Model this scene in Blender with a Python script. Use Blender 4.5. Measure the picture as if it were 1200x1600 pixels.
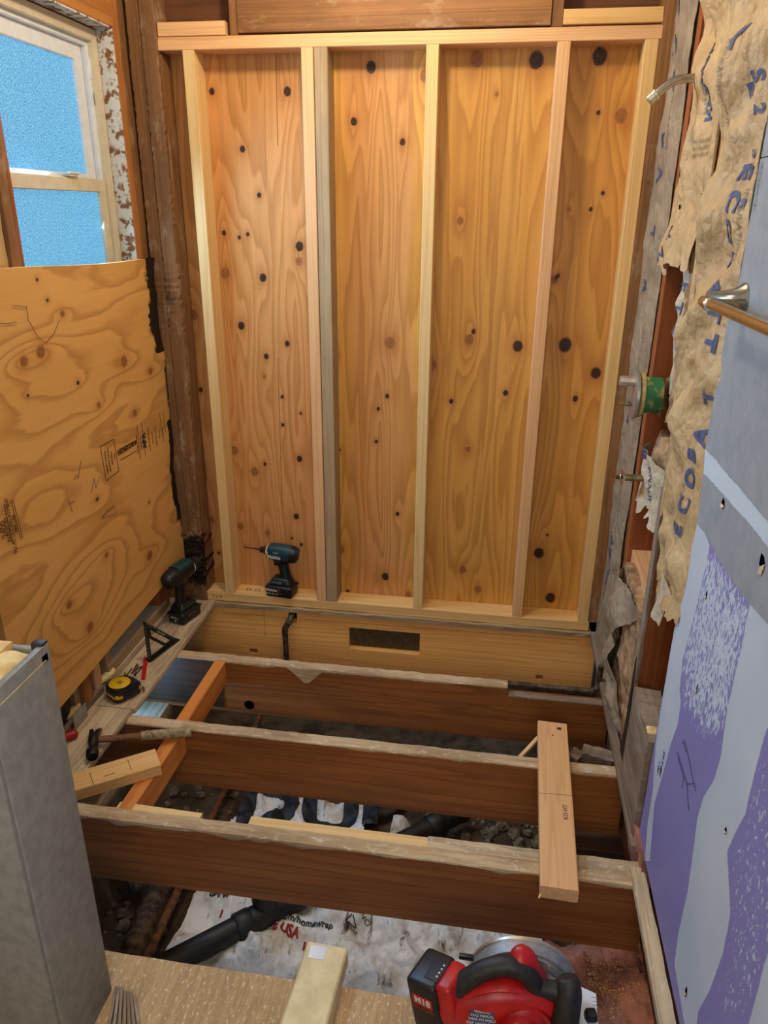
import bpy, bmesh, math, random
import numpy as np
from mathutils import Vector, Matrix
for _o in list(bpy.data.objects):
    bpy.data.objects.remove(_o, do_unlink=True)
S = bpy.context.scene
COL = S.collection
random.seed(7)
RNG = np.random.default_rng(7)

def lin(c):
    return tuple((v / 255 / 12.92) if v / 255 <= .04045 else ((v / 255 + .055) / 1.055) ** 2.4 for v in c[:3]) + (1.0,)

# ------------------------------------------------------------------ camera
CAM_POS = Vector((1.12608, -2.59722, 1.50736))
CAM_F = 1178.35                      # focal length in pixels of the 1200 x 1600 frame
CAM_R = ((.9882, .1529, .0070), (-.0632, .3661, .9284), (-.1394, .9179, -.3714))
cd = bpy.data.cameras.new('camera')
cam = bpy.data.objects.new('camera', cd); COL.objects.link(cam)
cd.sensor_fit = 'VERTICAL'; cd.sensor_height = 36.0; cd.sensor_width = 27.0
cd.lens = CAM_F / 1600 * 36.0
cd.clip_start = .05
_m = Matrix((CAM_R[0], CAM_R[1], tuple(-v for v in CAM_R[2]))).transposed()
cam.matrix_world = Matrix.Translation(CAM_POS) @ _m.to_4x4()
S.camera = cam

# ------------------------------------------------------------------ light
S.view_settings.view_transform = 'Standard'
S.view_settings.look = 'None'
S.view_settings.gamma = 1.0
S.view_settings.use_curve_mapping = False
S.view_settings.exposure = 0.0
W = bpy.data.worlds.new('world'); S.world = W; W.use_nodes = True
_bg = W.node_tree.nodes['Background']
_bg.inputs[0].default_value = (.25, .5, 1.0, 1); _bg.inputs[1].default_value = .6

def lamp(name, kind, loc, energy, color, size=.1, target=None, size_y=None, spread=None):
    l = bpy.data.lights.new(name, kind); l.energy = energy; l.color = color
    if kind == 'AREA':
        l.size = size
        if size_y: l.shape = 'RECTANGLE'; l.size_y = size_y
        if spread: l.spread = math.radians(spread)
    else:
        l.shadow_soft_size = size
    o = bpy.data.objects.new(name, l); COL.objects.link(o); o.location = loc
    if target is not None:
        o.rotation_euler = (Vector(target) - Vector(loc)).to_track_quat('-Z', 'Y').to_euler()
    return o
# the ceiling light above the tub alcove
lamp('ceiling_light_bulb', 'POINT', (.69, -.60, 2.32), 22.5, (1.0, .85, .62), .055)
# the room light behind the photographer
lamp('room_light_bulb', 'POINT', (.95, -2.75, 2.36), 13, (1.0, .90, .76), .12)
# low soft fill light added behind the camera to brighten camera-facing sides
lamp('rear_fill_light', 'AREA', (1.15, -3.22, 1.30), 9, (1.0, .95, .88), .8, (.9, 0, .2), 1.0, 140)
# daylight entering through the window, and through the crawl space vent at its foot
lamp('window_daylight', 'AREA', (-.135, -.42, 1.66), 22, (.36, .64, 1.0), .5, (1.5, -.95, .80), .55, 150)
lamp('vent_daylight', 'AREA', (-.26, -.60, -.11), 2.2, (.22, .52, 1.0), .22, (.2, -.45, -.16), .1)

# ------------------------------------------------------------------ numeric helpers
def vnoise(x, y, seed=0):
    x = np.asarray(x, float); y = np.asarray(y, float)
    xi = np.floor(x).astype(np.int64); yi = np.floor(y).astype(np.int64)
    fx = x - xi; fy = y - yi
    fx = fx * fx * (3 - 2 * fx); fy = fy * fy * (3 - 2 * fy)
    def h(a, b):
        n = (a * 374761393 + b * 668265263 + seed * 974634777) & 0xffffffff
        n = ((n ^ (n >> 13)) * 1274126177) & 0xffffffff
        n = n ^ (n >> 16)
        return (n & 0xffff) / 65535.0
    return (h(xi, yi) * (1 - fx) + h(xi + 1, yi) * fx) * (1 - fy) + (h(xi, yi + 1) * (1 - fx) + h(xi + 1, yi + 1) * fx) * fy
def fbm(x, y, o=4, seed=0):
    r = 0; a = .5; x = np.asarray(x, float); y = np.asarray(y, float)
    for i in range(o):
        r = r + a * vnoise(x, y, seed + i); x = x * 2.03 + 17.1; y = y * 2.03 - 9.7; a *= .5
    return r
def ridge(x, y, o=3, seed=0):
    r = 0; a = .5; x = np.asarray(x, float); y = np.asarray(y, float)
    for i in range(o):
        r = r + a * (1 - np.abs(2 * vnoise(x, y, seed + i) - 1)); x = x * 2.1 + 5.3; y = y * 2.1 + 1.7; a *= .5
    return r
def crumple(a, b, seed, n=9):
    """creased paper: straight folds in random directions, warped a little"""
    rr = random.Random(seed); r = 0; a = np.asarray(a, float); b = np.asarray(b, float)
    wa = .05 * (fbm(a * 6, b * 6, 3, seed + 50) - .5); wb = .05 * (fbm(a * 6, b * 6, 3, seed + 60) - .5)
    for i in range(n):
        th = rr.uniform(0, math.pi); wl = rr.uniform(.05, .26); ph = rr.random()
        p = ((a + wa) * math.cos(th) + (b + wb) * math.sin(th)) / wl + ph
        m = sstep(.35, .62, vnoise(a * 5 + i * 3.1, b * 3.2 - i, seed + i))
        r = r + np.abs((p % 1) - .5) * wl * m
    return r / n
def sstep(a, b, x):
    t = np.clip((np.asarray(x, float) - a) / (b - a), 0, 1); return t * t * (3 - 2 * t)
def inpoly(poly, X, Y):
    X = np.asarray(X, float); Y = np.asarray(Y, float); r = np.zeros(X.shape, bool); n = len(poly)
    for i in range(n):
        x1, y1 = poly[i]; x2, y2 = poly[(i + 1) % n]
        if y1 == y2: continue
        c = ((y1 > Y) != (y2 > Y)) & (X < (x2 - x1) * (Y - y1) / (y2 - y1) + x1)
        r ^= c
    return r

# ------------------------------------------------------------------ object helpers
def wm(o):
    m = o.matrix_basis.copy()
    return (wm(o.parent) @ o.matrix_parent_inverse @ m) if o.parent else m
def link(o, parent=None):
    COL.objects.link(o)
    if parent is not None:
        inv = wm(parent).inverted(); o.parent = parent; o.matrix_parent_inverse = inv
    return o
def tag(o, label=None, cat=None, group=None, kind=None):
    if label: o['label'] = label
    if cat: o['category'] = cat
    if group: o['group'] = group
    if kind: o['kind'] = kind
    return o
def thing(name, label, cat, T=None, group=None, kind=None):
    o = bpy.data.objects.new(name, None); o.empty_display_size = .05
    if T is not None: o.matrix_basis = T if isinstance(T, Matrix) else Matrix.Translation(T)
    COL.objects.link(o)
    return tag(o, label, cat, group, kind)
def structure(name, label=None):
    o = bpy.data.objects.new(name, None); COL.objects.link(o)
    return tag(o, label, None, None, 'structure')
def mk(name, verts, faces, mat, parent=None, T=None, smooth=False, attrs=None):
    me = bpy.data.meshes.new(name)
    me.from_pydata([tuple(v) for v in verts], [], [tuple(int(i) for i in f) for f in faces]); me.update()
    if mat is not None:
        for m_ in (mat if isinstance(mat, (list, tuple)) else [mat]): me.materials.append(m_)
    if smooth: me.shade_smooth()
    if attrs:
        for k, a in attrs.items():
            at = me.attributes.new(k, 'FLOAT', 'POINT'); at.data.foreach_set('value', np.asarray(a, np.float32).ravel())
    o = bpy.data.objects.new(name, me)
    if T is not None: o.matrix_basis = T
    return link(o, parent)
def frame(o, x, y):
    x = Vector(x).normalized(); y = Vector(y); y = (y - x * y.dot(x)).normalized(); z = x.cross(y)
    return Matrix.Translation(o) @ Matrix((x, y, z)).transposed().to_4x4()
def RZ(a): return Matrix.Rotation(math.radians(a), 4, 'Z')
def RX(a): return Matrix.Rotation(math.radians(a), 4, 'X')
def RY(a): return Matrix.Rotation(math.radians(a), 4, 'Y')
def TR(*v): return Matrix.Translation(v if len(v) == 3 else v[0])

def board(name, a, b, w, t, mat, parent=None, up=(0, 0, 1), bev=.0015, rough=0., seg=1, seed=0, twist=0.):
    """a squared timber from a to b: w wide across, t tall along up; local X runs with the grain"""
    a = Vector(a); b = Vector(b); L = (b - a).length
    x = (b - a).normalized(); z = Vector(up); z = (z - x * z.dot(x)).normalized(); y = z.cross(x)
    T = Matrix.Translation(a) @ Matrix((x, y, z)).transposed().to_4x4()
    prof = [(-w/2+bev, -t/2), (w/2-bev, -t/2), (w/2, -t/2+bev), (w/2, t/2-bev), (w/2-bev, t/2), (-w/2+bev, t/2), (-w/2, t/2-bev), (-w/2, -t/2+bev)]
    rr = random.Random(seed + len(name)); V = []; F = []
    for i in range(seg + 1):
        for j, (p, q) in enumerate(prof):
            dx = rr.uniform(-rough, rough) if (rough and i in (0, seg)) else 0
            V.append((L * i / seg + dx, p + rr.uniform(-rough, rough) * .5, q + (rr.uniform(-rough, rough) if q > 0 else 0)))
    for i in range(seg):
        for j in range(8):
            k = (j + 1) % 8; F.append((i*8+j, (i+1)*8+j, (i+1)*8+k, i*8+k))
    F.append(tuple(range(8))); F.append(tuple(seg*8 + j for j in reversed(range(8))))
    F = [tuple(reversed(f)) for f in F]
    return mk(name, V, F, mat, parent, T)

def rbox(name, c, s, mat, parent=None, bev=.003, T=None, seg=2, taper=None, smooth=True):
    bm = bmesh.new(); bmesh.ops.create_cube(bm, size=1)
    for v in bm.verts:
        k = 1.0
        if taper and v.co.z > 0: k = taper
        v.co = Vector((v.co.x * s[0] * k, v.co.y * s[1] * k, v.co.z * s[2])) + Vector(c)
    if bev: bmesh.ops.bevel(bm, geom=bm.edges[:], offset=bev, segments=seg, affect='EDGES', profile=.5)
    return frombm(name, bm, mat, parent, T, smooth)
def frombm(name, bm, mat, parent=None, T=None, smooth=False):
    me = bpy.data.meshes.new(name)
    bmesh.ops.recalc_face_normals(bm, faces=bm.faces[:]); bm.to_mesh(me); bm.free()
    if mat is not None:
        for m_ in (mat if isinstance(mat, (list, tuple)) else [mat]): me.materials.append(m_)
    if smooth:
        me.shade_smooth()
        try: me.set_sharp_from_angle(angle=math.radians(38))
        except Exception: pass
    o = bpy.data.objects.new(name, me)
    if T is not None: o.matrix_basis = T
    return link(o, parent)

def sweep(name, pts, radii, mat, parent=None, T=None, n=14, p=2.0, up=(0, 0, 1), smooth=True, subdiv=0):
    """a tube through pts; radii scalar or (side, up) per point; p>2 squares the section"""
    P = [Vector(q) for q in pts]; R = [(r, r) if not isinstance(r, (tuple, list)) else r for r in radii]
    if subdiv:
        P2, R2 = [], []
        for i in range(len(P) - 1):
            p0 = P[max(i-1, 0)]; p1 = P[i]; p2 = P[i+1]; p3 = P[min(i+2, len(P)-1)]
            for k in range(subdiv):
                t = k / subdiv
                P2.append(.5 * ((2*p1) + (p2-p0)*t + (2*p0-5*p1+4*p2-p3)*t*t + (3*p1-p0-3*p2+p3)*t**3))
                R2.append(tuple(R[i][c]*(1-t) + R[i+1][c]*t for c in (0, 1)))
        P2.append(P[-1]); R2.append(R[-1]); P, R = P2, R2
    V = []; F = []; u = Vector(up)
    for i, q in enumerate(P):
        d = (P[min(i+1, len(P)-1)] - P[max(i-1, 0)]).normalized()
        s = d.cross(u)
        if s.length < 1e-4: s = d.cross(Vector((1, 0, 0))) if abs(d.x) < .9 else d.cross(Vector((0, 1, 0)))
        s.normalize(); w = s.cross(d).normalized(); u = w
        for j in range(n):
            a = 2 * math.pi * j / n; ca, sa = math.cos(a), math.sin(a)
            ca = math.copysign(abs(ca) ** (2 / p), ca); sa = math.copysign(abs(sa) ** (2 / p), sa)
            V.append(q + s * (ca * R[i][0]) + w * (sa * R[i][1]))
    m = len(P)
    for i in range(m - 1):
        for j in range(n):
            k = (j + 1) % n; F.append((i*n+j, i*n+k, (i+1)*n+k, (i+1)*n+j))
    F.append(tuple(reversed(range(n)))); F.append(tuple((m-1)*n + j for j in range(n)))
    o = mk(name, V, F, mat, parent, T, smooth)
    if smooth:
        try: o.data.set_sharp_from_angle(angle=math.radians(45))
        except Exception: pass
    return o
def lathe(name, o0, axis, prof, mat, parent=None, T=None, n=28, smooth=True):
    """prof: (distance along the axis, radius)"""
    a = Vector(axis).normalized(); s = a.orthogonal().normalized(); w = a.cross(s); V = []; F = []
    for d, r in prof:
        for j in range(n):
            t = 2 * math.pi * j / n
            V.append(Vector(o0) + a * d + (s * math.cos(t) + w * math.sin(t)) * max(r, 1e-5))
    for i in range(len(prof) - 1):
        for j in range(n):
            k = (j + 1) % n; F.append((i*n+j, i*n+k, (i+1)*n+k, (i+1)*n+j))
    F.append(tuple(reversed(range(n)))); F.append(tuple((len(prof)-1)*n + j for j in range(n)))
    o = mk(name, V, F, mat, parent, T, smooth)
    if smooth:
        try: o.data.set_sharp_from_angle(angle=math.radians(35))
        except Exception: pass
    return o
def prism(name, poly, depth, mat, parent=None, T=None, bev=0., holes=(), smooth=False):
    """polygon in local XY extruded along +Z; holes are inner polygons (bridged by triangulation)"""
    bm = bmesh.new()
    def loop(pl, z): 
        vs = [bm.verts.new((x, y, z)) for x, y in pl]
        return vs, [bm.edges.new((vs[i], vs[(i+1) % len(vs)])) for i in range(len(vs))]
    loops = [poly] + list(holes)
    if not holes:
        vs = [bm.verts.new((x, y, 0)) for x, y in poly]; f = bm.faces.new(vs)
    else:
        ed = []
        for pl in loops: ed += loop(pl, 0)[1]
        bmesh.ops.triangle_fill(bm, use_beauty=True, use_dissolve=False, edges=ed)
    r = bmesh.ops.extrude_face_region(bm, geom=bm.faces[:])
    for v in r['geom']:
        if isinstance(v, bmesh.types.BMVert): v.co.z += depth
    if bev:
        bmesh.ops.recalc_face_normals(bm, faces=bm.faces[:])
        es = [e for e in bm.edges if len(e.link_faces) == 2 and e.calc_face_angle(0) > .6]
        bmesh.ops.bevel(bm, geom=es, offset=bev, segments=2, affect='EDGES')
    return frombm(name, bm, mat, parent, T, smooth or bev > 0)
def cells(name, us, vs, drop, depth, mat, parent=None, T=None, jitter=0.):
    """a board in local XY (grain along X) with rectangular cells dropped, extruded by depth along -Z"""
    bm = bmesh.new(); vd = {}
    def V(i, j, k):
        if (i, j, k) not in vd: vd[i, j, k] = bm.verts.new((us[i], vs[j], -depth * k))
        return vd[i, j, k]
    nu, nv = len(us) - 1, len(vs) - 1
    on = lambda i, j: 0 <= i < nu and 0 <= j < nv and (i, j) not in drop
    for i in range(nu):
        for j in range(nv):
            if not on(i, j): continue
            bm.faces.new((V(i,j,0), V(i+1,j,0), V(i+1,j+1,0), V(i,j+1,0)))
            bm.faces.new((V(i,j,1), V(i,j+1,1), V(i+1,j+1,1), V(i+1,j,1)))
            for di, dj, e in ((-1,0,((i,j),(i,j+1))), (1,0,((i+1,j),(i+1,j+1))), (0,-1,((i,j),(i+1,j))), (0,1,((i,j+1),(i+1,j+1)))):
                if not on(i+di, j+dj):
                    a, b = e; bm.faces.new((V(*a,0), V(*b,0), V(*b,1), V(*a,1)))
    return frombm(name, bm, mat, parent, T)
def grid(name, nu, nv, f, mat, parent=None, T=None, smooth=True, attrs=None, back=None, keep=None, thick=0.):
    """f(U,V) -> X,Y,Z arrays, attrs(U,V,X,Y,Z) -> dict; back = offset vector closes it into a solid; keep(U,V) -> mask of cells kept"""
    U, V = np.meshgrid(np.linspace(0, 1, nu + 1), np.linspace(0, 1, nv + 1), indexing='ij')
    X, Y, Z = (np.broadcast_to(a, U.shape) for a in f(U, V))
    P = np.stack([X, Y, Z], -1).reshape(-1, 3)
    A = {k: np.broadcast_to(v, U.shape).ravel() for k, v in attrs(U, V, X, Y, Z).items()} if attrs else None
    idx = np.arange((nu + 1) * (nv + 1)).reshape(nu + 1, nv + 1)
    q = np.stack([idx[:-1, :-1], idx[1:, :-1], idx[1:, 1:], idx[:-1, 1:]], -1)
    if keep is not None:
        k = keep((U[:-1, :-1] + U[1:, 1:]) / 2, (V[:-1, :-1] + V[1:, 1:]) / 2); F = q[k].reshape(-1, 4).tolist()
    else: F = q.reshape(-1, 4).tolist()
    if back is not None:
        n0 = len(P); P = np.concatenate([P, P + np.asarray(back)])
        if A: A = {k: np.concatenate([v, v]) for k, v in A.items()}
        cnt = {}
        for fc in F:
            for a, b in zip(fc, fc[1:] + fc[:1]): cnt[(a, b)] = 1
        rim = [(a, b) for a, b in cnt if (b, a) not in cnt]
        F = F + [[i + n0 for i in reversed(fc)] for fc in F] + [[b, a, a + n0, b + n0] for a, b in rim]
    o = mk(name, P, F, mat, parent, T, smooth, A)
    if smooth and back is not None:
        try: o.data.set_sharp_from_angle(angle=math.radians(50))
        except Exception: pass
    return o
_tc = {}
def text(name, s, size, mat, parent, T=None, fmap=None, ext=.0003, bold=0., align='CENTER', sx=1.0, maxe=0.):
    """flat lettering, X along the line; T places it, or fmap(x, y) -> point drapes it"""
    c = bpy.data.curves.new('t', 'FONT'); c.body = s; c.size = size; c.align_x = align; c.align_y = 'CENTER'
    c.offset = bold; c.resolution_u = 3
    if fmap is None: c.extrude = ext
    o = bpy.data.objects.new('t', c); COL.objects.link(o)
    me = bpy.data.meshes.new_from_object(o.evaluated_get(bpy.context.evaluated_depsgraph_get()))
    bpy.data.objects.remove(o, do_unlink=True); bpy.data.curves.remove(c)
    for v in me.vertices: v.co.x *= sx
    if fmap is not None:
        bm = bmesh.new(); bm.from_mesh(me)
        if maxe:
            for _ in range(4):
                es = [e for e in bm.edges if e.calc_length() > maxe]
                if not es: break
                bmesh.ops.subdivide_edges(bm, edges=es, cuts=1); bmesh.ops.triangulate(bm, faces=[f for f in bm.faces if len(f.verts) > 4])
        for v in bm.verts: v.co = Vector(fmap(v.co.x, v.co.y))
        bm.to_mesh(me); bm.free()
    me.name = name; me.materials.clear(); me.materials.append(mat)
    ob = bpy.data.objects.new(name, me)
    if T is not None: ob.matrix_basis = T
    return link(ob, parent)
# ------------------------------------------------------------------ materials
def N(nt, typ, ins=None, **props):
    n = nt.nodes.new('ShaderNode' + typ)
    for k, v in props.items(): setattr(n, k, v)
    for k, v in (ins or {}).items():
        s = n.inputs[k]
        if hasattr(v, 'is_linked') or isinstance(v, bpy.types.NodeSocket): nt.links.new(v, s)
        else: s.default_value = v
    return n
def newmat(name):
    m = bpy.data.materials.new(name); m.use_nodes = True
    return m, m.node_tree, m.node_tree.nodes['Principled BSDF']
def ramp(nt, fac, stops):
    r = nt.nodes.new('ShaderNodeValToRGB'); nt.links.new(fac, r.inputs[0])
    el = r.color_ramp.elements
    while len(el) < len(stops): el.new(.5)
    for e, (p, c) in zip(el, stops): e.position = p; e.color = c if not isinstance(c, (int, float)) else (c, c, c, 1)
    return r.outputs[0]
def math_(nt, op, a, b=None, c=None, clamp=False):
    n = nt.nodes.new('ShaderNodeMath'); n.operation = op; n.use_clamp = clamp
    for i, v in enumerate((a, b, c)):
        if v is None: continue
        if isinstance(v, bpy.types.NodeSocket): nt.links.new(v, n.inputs[i])
        else: n.inputs[i].default_value = v
    return n.outputs[0]
def mix(nt, fac, a, b, mode='MIX'):
    n = nt.nodes.new('ShaderNodeMix'); n.data_type = 'RGBA'; n.blend_type = mode; n.clamp_factor = True
    for i, v in ((0, fac), (6, a), (7, b)):
        if isinstance(v, bpy.types.NodeSocket): nt.links.new(v, n.inputs[i])
        else: n.inputs[i].default_value = v
    return n.outputs[2]
def bump(nt, bsdf, h, strength=.3, dist=.002):
    b = N(nt, 'Bump', {'Height': h, 'Strength': strength, 'Distance': dist}); nt.links.new(b.outputs[0], bsdf.inputs['Normal'])
def attr(nt, name): return N(nt, 'Attribute', attribute_name=name).outputs['Fac']
def coords(nt, axis='X', rnd=True):
    """object coordinates with the grain brought to X, shifted per object"""
    tc = N(nt, 'TexCoord').outputs['Object']
    s = N(nt, 'SeparateXYZ', {0: tc}).outputs
    o = {'X': (0, 1, 2), 'Y': (1, 0, 2), 'Z': (2, 0, 1)}[axis]
    v = N(nt, 'CombineXYZ', {0: s[o[0]], 1: s[o[1]], 2: s[o[2]]}).outputs[0]
    if rnd:
        r = math_(nt, 'MULTIPLY', N(nt, 'ObjectInfo').outputs['Random'], 41.0)
        v = N(nt, 'VectorMath', {0: v, 1: N(nt, 'CombineXYZ', {0: r, 1: r, 2: r}).outputs[0]}, operation='ADD').outputs[0]
    return v
def scaled(nt, v, s): return N(nt, 'VectorMath', {0: v, 1: s}, operation='MULTIPLY').outputs[0]
def noise(nt, v, scale, detail=3, rough=.5, dist=0.): return N(nt, 'TexNoise', {'Vector': v, 'Scale': scale, 'Detail': detail, 'Roughness': rough, 'Distortion': dist}).outputs['Fac']

def wood(name, base, dark, alt=None, axis='X', bands=9., across=11., along=.9, amt=.55, fiber=.22, dirt=0., dirtc=(60, 45, 30), white=0., whitec=(200, 190, 175), rough=.62, rnd=True, kn=False, tone=False, rot=False, spec=.3, sharp=(.45, .86), bmp=.25, wscale=9., wob=.25):
    m, nt, b = newmat(name)
    v = coords(nt, axis, rnd)
    n1 = noise(nt, scaled(nt, v, (along, across, across)), 1.0, 2.5, .5, .35)
    f = math_(nt, 'MULTIPLY', n1, bands)
    if kn: f = math_(nt, 'ADD', f, attr(nt, 'kb'))
    f = math_(nt, 'MULTIPLY_ADD', noise(nt, scaled(nt, v, (5., 34., 34.)), 1.0, 3, .6), wob, f)
    s = math_(nt, 'FRACT', f)
    ring = ramp(nt, s, [(0., 0.), (sharp[0], .12), (sharp[1], 1.), (sharp[1] + .05, .8), (min(1., sharp[1] + .13), 0.)])
    ringf = math_(nt, 'MULTIPLY', ring, amt)
    big = noise(nt, scaled(nt, v, (along * .7, 5., 5.)), 1.3, 2)
    c0 = lin(base)
    if alt: c0 = mix(nt, ramp(nt, big, [(.35, 0.), (.65, 1.)]), lin(base), lin(alt))
    if tone: c0 = mix(nt, attr(nt, 'tone'), c0, lin(tone))
    c = mix(nt, ringf, c0, lin(dark))
    fb = noise(nt, scaled(nt, v, (4., 260., 260.)), 1.0, 2, .6)
    fbm_ = noise(nt, scaled(nt, v, (1.5, 60., 60.)), 1.0, 2, .6)
    fac = math_(nt, 'MULTIPLY_ADD', math_(nt, 'ADD', fb, fbm_), fiber, 1.0 - fiber)
    c = mix(nt, 1.0, c, N(nt, 'CombineColor', {0: fac, 1: fac, 2: fac}).outputs[0], 'MULTIPLY')
    if kn:
        kd = attr(nt, 'kd')       # 0 outside a knot .. 1 at its heart
        kc = ramp(nt, math_(nt, 'ADD', kd, math_(nt, 'MULTIPLY_ADD', noise(nt, v, 260., 2), .5, -.25)), [(.18, (0, 0, 0, 1)), (.5, (1, 1, 1, 1))])
        kn_ = ramp(nt, noise(nt, v, 330., 3, .7), [(.44, 0.), (.62, 1.)])
        kcol = mix(nt, attr(nt, 'kk'), mix(nt, kn_, lin((134, 82, 40)), lin((176, 116, 62))), mix(nt, kn_, lin((24, 15, 11)), lin((84, 52, 32))))
        hal = math_(nt, 'MULTIPLY', attr(nt, 'kh'), .5)
        c = mix(nt, hal, c, lin((168, 98, 42)), 'MIX')
        c = mix(nt, kc, c, kcol)
        pit = noise(nt, v, 190., 1, .4)
        pm = math_(nt, 'MULTIPLY', ramp(nt, pit, [(.70, 0.), (.73, 1.)]), attr(nt, 'pit'))
        c = mix(nt, pm, c, lin((70, 40, 22)))
    if dirt:
        d = noise(nt, scaled(nt, v, (2., 9., 9.)), 1.7, 5, .62)
        c = mix(nt, math_(nt, 'MULTIPLY', ramp(nt, d, [(.42, 0.), (.68, 1.)]), dirt), c, lin(dirtc))
    if white:
        d = noise(nt, scaled(nt, v, (1., 2., 2.)), wscale, 6, .7)
        c = mix(nt, math_(nt, 'MULTIPLY', ramp(nt, d, [(.56, 0.), (.66, 1.)]), white), c, lin(whitec))
    if rot:
        rt = attr(nt, 'rot')
        rn = math_(nt, 'ADD', rt, math_(nt, 'MULTIPLY_ADD', noise(nt, v, 60., 4, .6), .7, -.35))
        rc = mix(nt, ramp(nt, noise(nt, v, 110., 4, .7), [(.55, 0.), (.72, 1.)]), lin((26, 19, 14)), lin((92, 62, 36)))
        c = mix(nt, ramp(nt, rn, [(.40, 0.), (.55, 1.)]), c, rc)
    nt.links.new(c, b.inputs['Base Color'])
    b.inputs['Roughness'].default_value = rough; b.inputs['Specular IOR Level'].default_value = spec
    bump(nt, b, fac, bmp, .001)
    return m
def plain(name, col, rough=.5, metal=0., var=0., col2=None, scale=30., spec=.5, bmp=0., bscale=200., coat=0., thr=(.4, .62), detail=4):
    m, nt, b = newmat(name); v = coords(nt, 'X', True)
    n = noise(nt, v, scale, detail, .6)
    c = mix(nt, ramp(nt, n, [(thr[0], 0.), (thr[1], 1.)]), lin(col), lin(col2 if col2 else tuple(max(0, k * (1 - var)) for k in col)))
    nt.links.new(c, b.inputs['Base Color'])
    b.inputs['Roughness'].default_value = rough; b.inputs['Metallic'].default_value = metal; b.inputs['Specular IOR Level'].default_value = spec
    b.inputs['Coat Weight'].default_value = coat
    if bmp: bump(nt, b, noise(nt, v, bscale, 3), bmp, .002)
    return m

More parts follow.
